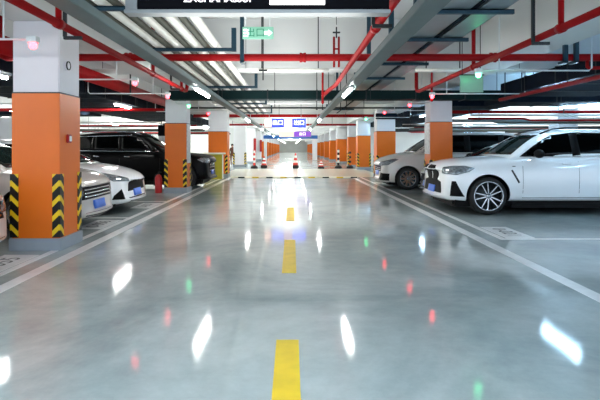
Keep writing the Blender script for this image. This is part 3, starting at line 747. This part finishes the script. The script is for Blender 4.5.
# ------------------------------------------------------------------ cars
def pchip(P):
    xs = [p[0] for p in P]; ys = [p[1] for p in P]; n = len(P)
    h = [xs[i + 1] - xs[i] for i in range(n - 1)]; d = [(ys[i + 1] - ys[i]) / h[i] for i in range(n - 1)]
    m = [d[0]] + [0 if d[i - 1] * d[i] <= 0 else 2 * d[i - 1] * d[i] / (d[i - 1] + d[i]) for i in range(1, n - 1)] + [d[-1]]
    def f(x):
        if x <= xs[0]: return ys[0]
        if x >= xs[-1]: return ys[-1]
        i = max(k for k in range(n - 1) if xs[k] <= x)
        t = (x - xs[i]) / h[i]
        return ys[i] * (2 * t ** 3 - 3 * t * t + 1) + h[i] * m[i] * (t ** 3 - 2 * t * t + t) + ys[i + 1] * (-2 * t ** 3 + 3 * t * t) + h[i] * m[i + 1] * (t ** 3 - t * t)
    return f
def loft(secs):
    b = NB()
    R = []
    for s in secs:
        R.append([b.verts.new(p) for p in s])
    n = len(R[0])
    for A, B in zip(R, R[1:]):
        for j in range(n):
            f = b.faces.new((A[j], A[(j + 1) % n], B[(j + 1) % n], B[j])); f.smooth = True
    for ring in (R[0], R[-1]):
        # cap with a fan of quads mirrored left/right
        m = n // 2
        for j in range(m):
            a, c, d, e = ring[j], ring[j + 1], ring[n - 2 - j] if n - 2 - j > j + 1 else None, ring[n - 1 - j]
            if d is None or c == d: 
                if e != a and e != c: b.faces.new((a, c, e))
                break
            try: b.faces.new((a, c, d, e)).smooth = True
            except ValueError: pass
    bmesh.ops.recalc_face_normals(b, faces=b.faces[:])
    return b
def finish(o, cutters=None, sub=1):
    if sub:
        m = o.modifiers.new('s', 'SUBSURF'); m.levels = sub; m.render_levels = sub
    for c in cutters or []:
        m = o.modifiers.new('b', 'BOOLEAN'); m.operation = 'DIFFERENCE'; m.object = c; m.solver = 'EXACT'; m.material_mode = 'TRANSFER'
    bpy.context.view_layer.update()
    dg = bpy.context.evaluated_depsgraph_get()
    me = bpy.data.meshes.new_from_object(o.evaluated_get(dg))
    o.modifiers.clear()
    old = o.data; o.data = me; bpy.data.meshes.remove(old)
    for p in me.polygons: p.use_smooth = True
    me.set_sharp_from_angle(angle=math.radians(38))
    for c in cutters or []: bpy.data.objects.remove(c)
    return o
def bvh_of(*objs):
    b = NB()
    for o in objs: b.from_mesh(o.data)
    t = BVHTree.FromBMesh(b); b.free(); return t
def decal(name, parent, bvh, pts, d, m, off=.004, th=.008, cell=.05, mirror=False, smooth=True):
    """pts: 3D points near the surface; projected along d onto the body, as a thin plate that hugs it"""
    d = Vector(d).normalized()
    u = d.cross(Vector((0, 0, 1))).normalized() if abs(d.z) < .9 else Vector((1, 0, 0)); v = u.cross(d).normalized()
    c = Vector(pts[0])
    P2 = [((Vector(p) - c).dot(u), (Vector(p) - c).dot(v)) for p in pts]
    b = NB()
    b.faces.new([b.verts.new((x, y, 0)) for x, y in P2])
    for ax in (0, 1):
        lo, hi = min(p[ax] for p in P2), max(p[ax] for p in P2)
        k = lo + cell
        while k < hi - .1 * cell:
            co = (k, 0, 0) if ax == 0 else (0, k, 0); no = (1, 0, 0) if ax == 0 else (0, 1, 0)
            bmesh.ops.bisect_plane(b, geom=b.verts[:] + b.edges[:] + b.faces[:], plane_co=co, plane_no=no)
            k += cell
    bmesh.ops.triangulate(b, faces=[f for f in b.faces if len(f.verts) > 4])
    outer, inner = {}, {}
    for q in b.verts:
        p = c + u * q.co.x + v * q.co.y
        h = bvh.ray_cast(p - d * 1.5, d)
        if h[0] is None: h = bvh.find_nearest(p)
        hit, nr = h[0], h[1]
        if nr.dot(d) > 0: nr = -nr
        outer[q] = hit + nr * off; inner[q] = hit + nr * (off - th)
    b2 = NB()
    for sgn in ((1, -1) if mirror else (1,)):
        vo = {q: b2.verts.new((p.x, p.y * sgn, p.z)) for q, p in outer.items()}
        vi = {q: b2.verts.new((p.x, p.y * sgn, p.z)) for q, p in inner.items()}
        for f in b.faces:
            b2.faces.new([vo[q] for q in f.verts]).smooth = smooth
            b2.faces.new([vi[q] for q in reversed(f.verts)])
        for e in b.edges:
            if len(e.link_faces) == 1:
                x, y = e.verts
                b2.faces.new((vo[x], vo[y], vi[y], vi[x]))
    b.free()
    if mirror:
        # one mesh for each side
        n2 = len(b2.verts) // 2
        b2.verts.ensure_lookup_table()
        b3 = b2.copy(); b3.verts.ensure_lookup_table()
        bmesh.ops.delete(b2, geom=b2.verts[n2:], context='VERTS'); bmesh.ops.delete(b3, geom=b3.verts[:n2], context='VERTS')
        return [obj(name, b2, m, parent), obj(name, b3, m, parent)]
    return [obj(name, b2, m, parent)]
def strip(p, q, wd):
    """thin quad from p to q (side view), width wd"""
    p, q = Vector(p), Vector(q)
    d = (q - p).normalized(); n = Vector((-d.z, 0, d.x)) * wd / 2
    return [p + n, q + n, q - n, p - n]

def wheel_parts(t, x, y, side, r, rimr, spokes, style):
    """side: -1 or +1, the outer side along y"""
    wd = .225
    o = side
    prof = [(rimr, 0), (rimr + .01, .012), (r - .045, .004), (r - .012, -.012), (r, -.04), (r, -wd + .04), (r - .012, -wd + .012), (r - .045, -wd), (rimr, -wd)]
    b = NB(); lathe(b, [(a, h * o) for a, h in prof], 'y', (0, 0, 0), 36, closed=True)
    w_ = obj('wheel', b, M['tyre'], t, (x, y, r))
    b = NB()
    ri = rimr
    lathe(b, [(ri + .004, .012 * o), (ri - .012, .016 * o), (ri - .02, 0), (ri - .025, -.05 * o), (ri - .04, -.16 * o)], 'y', seg=36)
    lathe(b, [(0, .012 * o), (.035, .012 * o), (.045, 0), (.06, -.02 * o), (.06, -.05 * o), (0, -.05 * o)], 'y', seg=20)
    for k in range(spokes):
        a0 = 2 * PI * k / spokes
        for da in ((-.5, .5) if style == 'double' else (0,)):
            w0, w1 = (.013, .009) if style == 'double' else (.026, .034)
            a1 = a0 + da * (2 * PI / spokes) * .46
            a2 = a0 + da * (2 * PI / spokes) * .62
            def P(rad, ang, off, h): 
                c_, s_ = math.cos(ang), math.sin(ang)
                return Vector((rad * c_ - off * s_, h * o, rad * s_ + off * c_))
            q = [P(.04, a1, -w0, -.005), P(.04, a1, w0, -.005), P(ri - .015, a2, w1, .008), P(ri - .015, a2, -w1, .008),
                 P(.04, a1, -w0, -.045), P(.04, a1, w0, -.045), P(ri - .015, a2, w1, -.03), P(ri - .015, a2, -w1, -.03)]
            vs = [b.verts.new(p) for p in q]
            for f in ((0, 1, 2, 3), (7, 6, 5, 4), (0, 4, 5, 1), (1, 5, 6, 2), (2, 6, 7, 3), (3, 7, 4, 0)): b.faces.new([vs[i] for i in f])
    obj('rim', b, M['alloy'], w_)
    b = NB(); lathe(b, [(0, -.085 * o), (ri - .03, -.085 * o), (ri - .03, -.1 * o), (0, -.1 * o)], 'y', seg=24)
    obj('brake_disc', b, M['steel_dark'], w_)

def car(label, paint, sp, loc, rz, detail=None):
    t = thing('car', label, 'car', loc, rz, 'parked cars')
    L, W = sp['L'], sp['W']
    top, bot, wid = pchip(sp['top']), pchip(sp['bot']), pchip(sp['wid'])
    wx, r = sp['wheels'], sp['r']
    xs = [0, .03, .08, .16, .28, .42, .6, .8, 1.0, 1.25, 1.5, 1.8, 2.1, 2.4, 2.7, 3.0, 3.3, 3.6, 3.85, 4.05, 4.25, 4.4, 4.52, 4.6, 4.66, 4.7]
    xs = [x * L / 4.7 for x in xs]
    secf = [(0, 0), (.45, 0), (.8, 0), (.93, .04), (.975, .16), (1, .4), (.995, .62), (.975, .8), (.945, .91), (.87, .975), (.7, 1.0), (.38, 1.02), (0, 1.03)]
    secs = []
    nc, rc = sp.get('nose_curve', .22), .14
    for x in xs:
        tz, bz, wd = top(x), bot(x), wid(x)
        half = []
        for yf, zf in secf:
            z = bz + (tz - bz) * min(zf, 1) + max(0, zf - 1) * 1.0
            y = yf * wd
            xx = x + nc * (abs(y) / W) ** 2.4 * math.exp(-x / .55) - rc * (abs(y) / W) ** 2.4 * math.exp(-(L - x) / .5)
            # vertical rake of the nose: chin and hood edge lean back
            rel = (z - bz) / max(.05, tz - bz)
            xx += sp.get('rake', .08) * max(0, rel - .45) ** 1.5 * math.exp(-x / .3)
            half.append((xx, y, z))
        ring = half + [(a, -y, z) for a, y, z in reversed(half[1:-1])]
        secs.append(ring)
    body = obj('body', loft(secs), paint, t)
    cut = []
    for cx in wx:
        b = NB(); lathe(b, [(0, -W - .3), (r + .055, -W - .3), (r + .055, W + .3), (0, W + .3)], 'y', (cx, 0, r), 40, smooth=False)
        bmesh.ops.recalc_face_normals(b, faces=b.faces[:])
        c = obj('cut', b, M['plastic']); cut.append(c)
    bpy.context.view_layer.update()
    # cutters live in world space: shift them with the car
    for c in cut: c.matrix_world = t.matrix_world @ c.matrix_world
    finish(body, cut, 1)
    # cabin
    rf = pchip(sp['roof']); c0, c1 = sp['roof'][0][0], sp['roof'][-1][0]
    H = sp['H']; wb, wr = sp['wb'], sp['wr']
    secs = []
    nst = 34
    for i in range(nst + 1):
        x = c0 + (c1 - c0) * i / nst
        zr = rf(x); zb = top(min(max(x, .2), L - .2)) - .07
        zr = max(zr, zb + .03)
        bw = wb * min(1, wid(x) / W)
        def yw(z): return bw - (wb - wr) * max(0, (z - zb)) / max(.1, H - zb)
        g = zr - zb
        rd = min(.07, g * .4)
        half = [(0, zb), (yw(zb) * .5, zb), (yw(zb), zb), (yw(zb + g * .25), zb + g * .25), (yw(zb + g * .5), zb + g * .5), (yw(zb + g * .75), zb + g * .75),
                (yw(zr - rd), zr - rd), (yw(zr) - rd * .35, zr - rd * .35), (yw(zr) - rd * 1.2, zr), (yw(zr) * .5, zr + min(.03, g * .2)), (0, zr + min(.04, g * .25))]
        ring = []
        for sgn in (1, -1):
            H_ = half if sgn == 1 else list(reversed(half[1:-1]))
            for y, z in H_:
                f = max(0, 1 - (x - c0) / 1.3); f2 = max(0, 1 - (c1 - x) / 1.0)
                ring.append((x + .17 * (y / wb) ** 2 * f - .12 * (y / wb) ** 2 * f2, y * sgn, z))
        secs.append(ring)
    cab = obj('cabin', loft(secs), paint, t)
    finish(cab, None, 1)
    bv = bvh_of(cab); bb = bvh_of(body); ba = bvh_of(cab, body)
    # glass
    for poly in sp['side_glass']:
        decal('side_window', t, bv, [(x, wb, z) for x, z in poly], (0, -1, 0), M['glass_dark'], cell=.08, mirror=True)
    zt, zl = sp['ws']; yt, yl = sp['wsy']
    decal('windscreen', t, bv, [(1, -yl, zl), (1, yl, zl), (1, yt, zt), (1, -yt, zt)], (1, 0, -.0001), M['glass_green'], cell=.06)
    zt, zl = sp['rw']
    decal('rear_window', t, bv, [(4, -yl + .08, zl), (4, yl - .08, zl), (4, yt - .05, zt), (4, -yt + .05, zt)], (-1, 0, 0), M['glass_dark'], cell=.06)
    # door gaps, handles, sill
    for p, q in sp['gaps']:
        decal('door_gap', t, bb, [(v.x, W, v.z) for v in strip((p[0], 0, p[1]), (q[0], 0, q[1]), .007)], (0, -1, 0), M['plastic'], off=.0015, th=.004, cell=.1, mirror=True)
    for x, z in sp['handles']:
        decal('door_handle', t, bb, [(x, W, z), (x + .17, W, z + .004), (x + .17, W, z + .03), (x, W, z + .026)], (0, -1, 0), paint if not sp.get('chrome_handles') else M['chrome'], off=.025, th=.03, cell=.05, mirror=True)
    b = NB(); box(b, .35, L - .3, -W * .86, W * .86, .15, .34, bev=.04); obj('underbody', b, M['grille'], t)
    x0, x1 = wx[0] + r + .07, wx[1] - r - .07
    for s in (-1, 1):
        b = NB(); box(b, x0, x1, s * W * .93 - .05, s * W * .93 + .05, sp['sill'], sp['sill'] + .09, bev=.015)
        obj('sill_trim', b, M['grille'], t)
    # mirrors
    mx, mz = sp['mirror']
    for s in (-1, 1):
        b = NB(); bmesh.ops.create_uvsphere(b, u_segments=16, v_segments=10, radius=1)
        bmesh.ops.scale(b, verts=b.verts, vec=(.09, .13, .085)); bmesh.ops.translate(b, verts=b.verts, vec=(mx, s * (W + .07), mz))
        box(b, mx - .03, mx + .04, min(s * (W - .12), s * (W + .02)), max(s * (W - .12), s * (W + .02)), mz - .06, mz - .03)
        for f in b.faces: f.smooth = True
        obj('side_mirror', b, M['grille'] if sp.get('dark_mirror', True) else paint, t)
    # lights and face
    for poly, dr, m, nm in sp['front']:
        decal(nm, t, bb, poly, dr, M[m], cell=.04, mirror=True, off=.006, th=.014)
    for poly, dr, m, nm, off in sp['face']:
        decal(nm, t, bb, poly, dr, M[m], cell=.05, off=off, th=.012)
    decal('tail_light', t, bb, [(L - .25, W, .82), (L - .02, .5, .82), (L - .02, .5, .96), (L - .25, W, .98)], (-.8, -.6, 0), M['tail_red'], cell=.05, mirror=True)
    z = sp['plate_z']
    decal('number_plate', t, bb, [(0, -.22, z - .07), (0, .22, z - .07), (0, .22, z + .07), (0, -.22, z + .07)], (1, 0, 0), M['plate_blue'], off=.02, th=.02, cell=.07)
    if sp.get('rails'):
        for s in (-1, 1):
            b = NB()
            pts = [(x, s * (wr - .07), rf(x) + (.0 if i in (0, 8) else .045)) for i, x in enumerate([sp['rails'][0] + (sp['rails'][1] - sp['rails'][0]) * k / 8 for k in range(9)])]
            tube(b, pts, .016, 8); obj('roof_rail', b, M[sp.get('rail_mat', 'plastic')], t)
    for i, cx in enumerate(wx):
        for s in (-1, 1): wheel_parts(t, cx, s * (W - .015), s, r, sp['rim'], sp.get('spokes', 5), sp.get('style', 'double'))
    for extra in sp.get('extra', []):
        extra(t, bb, bv, paint)
    return t

# specifications
SUV = dict(L=4.72, W=.93, H=1.64, r=.365, rim=.28, wheels=(1.0, 3.86), spokes=5, style='double',
    top=[(0, .84), (.05, .9), (.15, .955), (.4, 1.02), (.8, 1.07), (1.3, 1.11), (1.7, 1.125), (2.6, 1.13), (3.6, 1.15), (4.3, 1.14), (4.6, 1.08), (4.72, .95)],
    bot=[(0, .36), (.1, .29), (.3, .25), (.7, .24), (4.0, .25), (4.4, .3), (4.72, .42)],
    wid=[(0, .74), (.05, .82), (.15, .875), (.35, .91), (.9, .93), (3.7, .93), (4.3, .9), (4.6, .82), (4.72, .72)],
    roof=[(1.2, 1.05), (1.4, 1.16), (1.7, 1.35), (2.0, 1.51), (2.25, 1.6), (2.7, 1.645), (3.2, 1.645), (3.8, 1.61), (4.2, 1.56), (4.38, 1.5), (4.55, 1.3), (4.66, 1.1)],
    wb=.86, wr=.64, nose_curve=.3, rake=.1,
    side_glass=[[(1.62, 1.12), (1.85, 1.28), (2.1, 1.44), (2.3, 1.54), (2.735, 1.595), (2.735, 1.13)], [(2.745, 1.13), (2.745, 1.595), (3.4, 1.58), (3.68, 1.56), (3.75, 1.15)], [(3.765, 1.155), (3.69, 1.555), (3.95, 1.52), (4.2, 1.38), (4.24, 1.22)]],
    ws=(1.55, 1.16), wsy=(.56, .72), rw=(1.48, 1.22),
    gaps=[((1.66, .33), (1.66, 1.1)), ((2.74, .33), (2.74, 1.12)), ((3.6, .75), (3.75, 1.1)), ((1.66, .33), (3.3, .34))],
    handles=[(2.42, .97), (3.4, .98)], sill=.14, mirror=(1.93, 1.18), plate_z=.46, rails=(2.15, 4.1),
    front=[([(.12, .66, .79), (.4, .88, .77), (.6, .92, .83), (.7, .93, .9), (.5, .91, .945), (.25, .86, .94), (.12, .7, .91)], (.8, -.6, 0), 'lamp_glass', 'headlight'),
           ([(.26, .84, .36), (.5, .93, .35), (.45, .92, .46), (.35, .91, .65), (.29, .87, .65)], (.7, -.7, 0), 'grille', 'air_intake'),
           ([(0, .03, .66), (0, .3, .64), (0, .42, .74), (0, .42, .88), (0, .34, .94), (0, .05, .95)], (1, 0, 0), 'grille', 'kidney_grille')],
    face=[([(0, -.62, .4), (0, .62, .4), (0, .55, .62), (0, .3, .66), (0, -.3, .66), (0, -.55, .62)], (1, 0, 0), 'grille', 'lower_grille', .005)],
    extra=[lambda t, bb, bv, p: decal('pillar_trim', t, bv, [(2.66, .86, 1.13), (2.82, .86, 1.13), (2.82, .86, 1.585), (2.66, .86, 1.58)], (0, -1, 0), M['grille'], mirror=True, cell=.08, off=.009),
           lambda t, bb, bv, p: decal('fender_vent', t, bb, [(1.43, .93, .86), (1.46, .93, .875), (1.6, .93, .63), (1.57, .93, .61)], (0, -1, 0), M['plastic'], mirror=True, cell=.05),
           lambda t, bb, bv, p: decal('fender_badge', t, bb, [(1.46, .93, .93), (1.52, .93, .93), (1.52, .93, .945), (1.46, .93, .945)], (0, -1, 0), M['steel_dark'], mirror=True, cell=.05)])
def S_glass(c0, H, e): pass
SEDAN = dict(L=4.7, W=.91, H=1.43, r=.335, rim=.235, wheels=(.9, 3.62), spokes=5, style='single',
    top=[(0, .62), (.06, .7), (.2, .78), (.5, .87), (.9, .94), (1.3, .98), (2.0, .985), (3.3, 1.0), (4.0, 1.0), (4.5, .98), (4.7, .86)],
    bot=[(0, .3), (.1, .22), (.3, .18), (4.0, .2), (4.4, .25), (4.7, .4)],
    wid=[(0, .66), (.06, .77), (.18, .84), (.4, .88), (.9, .91), (3.6, .91), (4.2, .88), (4.5, .8), (4.7, .68)],
    roof=[(.92, .9), (1.1, .98), (1.5, 1.15), (1.9, 1.32), (2.2, 1.4), (2.6, 1.43), (3.0, 1.42), (3.4, 1.34), (3.9, 1.15), (4.2, 1.01), (4.3, .95)],
    wb=.84, wr=.58, nose_curve=.34, rake=.12,
    side_glass=[[(1.55, 1.02), (1.8, 1.13), (2.1, 1.3), (2.35, 1.36), (2.55, 1.37), (2.55, 1.02)], [(2.6, 1.02), (2.6, 1.37), (3.0, 1.35), (3.35, 1.27), (3.6, 1.12), (3.6, 1.04)]],
    ws=(1.36, 1.0), wsy=(.5, .72), rw=(1.34, 1.06),
    gaps=[((1.35, .3), (1.42, .95)), ((2.57, .3), (2.57, .98)), ((3.35, .6), (3.55, .95))],
    handles=[(2.3, .85), (3.2, .86)], sill=.15, mirror=(1.6, 1.07), plate_z=.4,
    front=[([(.1, .55, .64), (.32, .84, .65), (.6, .89, .77), (.72, .9, .83), (.5, .89, .82), (.2, .74, .75), (.1, .56, .7)], (.8, -.6, 0), 'lamp_glass', 'headlight'),
           ([(.16, .68, .3), (.34, .86, .3), (.3, .86, .38), (.2, .76, .5)], (.7, -.7, 0), 'grille', 'air_intake')],
    face=[([(0, -.52, .44), (0, .52, .44), (0, .46, .66), (0, -.46, .66)], (1, 0, 0), 'grille', 'grille', .005),
          ([(0, -.45, .21), (0, .45, .21), (0, .52, .32), (0, -.52, .32)], (1, 0, 0), 'grille', 'lower_grille', .005)])
import copy
def variant(s, **k):
    d = dict(s); d.update(k); return d
def bars(zs, w_, th=.016):
    return [([(0, -w_, z), (0, w_, z), (0, w_, z + th), (0, -w_, z + th)], (1, 0, 0), 'chrome', 'grille_bar', .016) for z in zs]
SILVER = variant(SEDAN, H=1.41, top=[(0, .7), (.06, .78), (.2, .85), (.5, .92), (.9, .97), (1.3, 1.0), (2.0, 1.0), (3.3, 1.0), (4.0, 1.0), (4.5, .98), (4.7, .86)], plate_z=.4, face=[([(0, -.6, .5), (0, .6, .5), (0, .55, .7), (0, -.55, .7)], (1, 0, 0), 'grille', 'grille', .005),
    ([(0, -.5, .21), (0, .5, .21), (0, .55, .3), (0, -.55, .3)], (1, 0, 0), 'grille', 'lower_grille', .005)] + bars((.53, .585, .64), .52, .02),
    front=[([(.1, .6, .56), (.34, .85, .6), (.48, .88, .72), (.4, .87, .76), (.2, .76, .74), (.1, .62, .7)], (.8, -.6, 0), 'lamp_glass', 'headlight'),
           ([(.14, .64, .22), (.34, .86, .24), (.3, .86, .27), (.18, .72, .26)], (.7, -.7, 0), 'chrome', 'chin_trim')], chrome_handles=True)
WSED = variant(SEDAN, face=SEDAN['face'])
BIG = dict(SUV); BIG.update(L=4.95, W=.97, H=1.76, r=.375, rim=.26, wheels=(.9, 3.85), style='single', chrome_handles=True, rail_mat='chrome',
    top=[(0, .8), (.05, .93), (.15, 1.0), (.4, 1.06), (.8, 1.1), (1.3, 1.13), (1.7, 1.14), (2.6, 1.15), (3.8, 1.17), (4.5, 1.16), (4.8, 1.1), (4.95, .95)],
    bot=[(0, .36), (.1, .29), (.3, .26), (.7, .26), (4.0, .26), (4.6, .32), (4.95, .42)],
    wid=[(0, .78), (.05, .86), (.15, .91), (.35, .95), (.9, .97), (3.9, .97), (4.5, .94), (4.8, .86), (4.95, .76)],
    roof=[(1.25, 1.05), (1.42, 1.15), (1.75, 1.36), (2.05, 1.56), (2.3, 1.69), (2.7, 1.755), (3.3, 1.765), (4.0, 1.74), (4.5, 1.68), (4.7, 1.6), (4.82, 1.3), (4.9, 1.1)],
    side_glass=[[(1.75, 1.19), (1.95, 1.27), (2.22, 1.5), (2.45, 1.62), (2.9, 1.67), (2.9, 1.19)], [(2.95, 1.19), (2.95, 1.67), (3.75, 1.665), (3.75, 1.2)], [(3.8, 1.21), (3.8, 1.66), (4.3, 1.62), (4.5, 1.4), (4.52, 1.26)]],
    ws=(1.66, 1.2), wb=.89, wr=.7, wsy=(.6, .76), rw=(1.6, 1.28), rails=(2.3, 4.4), mirror=(1.85, 1.24), plate_z=.5,
    gaps=[((1.66, .35), (1.66, 1.12)), ((2.92, .35), (2.92, 1.14)), ((3.7, .75), (3.85, 1.12))], handles=[(2.6, 1.0), (3.55, 1.01)],
    face=[([(0, -.5, .5), (0, .5, .5), (0, .56, .86), (0, -.56, .86)], (1, 0, 0), 'grille', 'grille', .005)] + bars((.56, .66, .76), .48),
    front=[([(.08, .64, .8), (.32, .92, .84), (.46, .95, .92), (.3, .92, .98), (.1, .66, .96)], (.8, -.6, 0), 'lamp_glass', 'headlight'),
           ([(.16, .78, .4), (.34, .93, .4), (.3, .93, .5), (.2, .84, .56)], (.7, -.7, 0), 'grille', 'air_intake')],
    extra=[lambda t, bb, bv, p: [decal('window_trim', t, bv, [(v.x, .9, v.z) for v in strip((a[0], 0, a[1]), (c[0], 0, c[1]), .022)], (0, -1, 0), M['chrome'], mirror=True, cell=.08, off=.007)
                                 for a, c in (((1.72, 1.175), (4.5, 1.2)), ((4.53, 1.22), (4.3, 1.64)), ((4.3, 1.645), (2.6, 1.69)))]])
VAN = dict(SUV); VAN.update(L=5.1, W=.93, H=1.76, r=.345, rim=.24, wheels=(.95, 3.98), spokes=10, style='single', rails=None, dark_mirror=False, chrome_handles=True,
    top=[(0, .72), (.05, .82), (.15, .9), (.4, 1.0), (.8, 1.09), (1.2, 1.14), (1.7, 1.12), (3.9, 1.12), (4.7, 1.12), (4.95, 1.08), (5.1, .95)],
    bot=[(0, .32), (.1, .24), (.3, .2), (4.2, .22), (4.7, .28), (5.1, .42)],
    wid=[(0, .72), (.05, .8), (.15, .86), (.35, .9), (.9, .93), (4.2, .93), (4.7, .91), (4.95, .85), (5.1, .76)],
    roof=[(.88, 1.02), (1.05, 1.13), (1.4, 1.34), (1.75, 1.55), (2.1, 1.69), (2.5, 1.75), (3.3, 1.76), (4.2, 1.74), (4.7, 1.68), (4.9, 1.55), (5.0, 1.3), (5.06, 1.1)],
    side_glass=[[(1.2, 1.15), (1.55, 1.36), (1.62, 1.36), (1.62, 1.15)], [(1.68, 1.15), (1.68, 1.42), (2.05, 1.6), (2.4, 1.68), (2.79, 1.69), (2.79, 1.15)], [(2.8, 1.15), (2.8, 1.69), (3.85, 1.69), (3.85, 1.15)], [(3.86, 1.15), (3.86, 1.69), (4.5, 1.64), (4.7, 1.45), (4.72, 1.18)]],
    ws=(1.66, 1.17), wb=.86, wr=.7, wsy=(.58, .74), rw=(1.58, 1.25), mirror=(1.72, 1.2), plate_z=.5,
    gaps=[((1.6, .3), (1.62, 1.1)), ((2.78, .3), (2.78, 1.1)), ((3.83, .7), (3.9, 1.08))], handles=[(2.5, .95), (2.9, .95)], sill=.15,
    extra=[lambda t, bb, bv, p: decal('pillar_trim', t, bv, [(2.7, .86, 1.15), (2.9, .86, 1.15), (2.9, .86, 1.69), (2.7, .86, 1.69)], (0, -1, 0), M['grille'], mirror=True, cell=.08, off=.009),
           lambda t, bb, bv, p: decal('pillar_trim', t, bv, [(3.76, .86, 1.15), (3.94, .86, 1.15), (3.94, .86, 1.69), (3.76, .86, 1.69)], (0, -1, 0), M['grille'], mirror=True, cell=.08, off=.009)],
    face=[([(0, -.5, .56), (0, .5, .56), (0, .55, .74), (0, -.55, .74)], (1, 0, 0), 'grille', 'grille', .005)] + bars((.6, .66), .5),
    front=[([(.08, .5, .72), (.34, .86, .76), (.62, .92, .93), (.5, .9, .955), (.25, .8, .9), (.1, .55, .84)], (.75, -.65, 0), 'lamp_glass', 'headlight'),
           ([(.05, .5, .3), (.34, .88, .28), (.36, .9, .5), (.1, .6, .52)], (.75, -.65, 0), 'grille', 'air_intake')])
car('large white SUV with black window glass and five double spokes at right', M['paint_white'], SUV, (2.78, 10.62, 0), 0)
car('dark blue grey saloon mostly hidden between the white SUV and the right pillar', M['paint_blue'], variant(SEDAN, H=1.46, W=.86, wb=.79), (3.2, 12.72, 0), 0)
car('pearl white people carrier parked behind the nearest right pillar', M['paint_pearl'], VAN, (2.6, 16.35, 0), 0)
car('black saloon behind the pearl white people carrier', M['paint_black'], variant(SEDAN, H=1.43), (3.3, 19.6, 0), 0)
car('silver car at the far left edge in front of the nearest pillar', M['paint_pearl'], SILVER, (-3.1, 5.15, 0), PI)
car('warm silver saloon with chrome grille bars behind the nearest left pillar', M['paint_silver'], SILVER, (-2.98, 8.2, 0), PI)
car('low white saloon with slim dark headlights on the left', M['paint_white'], WSED, (-3.05, 10.45, 0), PI)
car('large black SUV behind the second left pillar', M['paint_black'], BIG, (-2.45, 16.65, 0), PI)
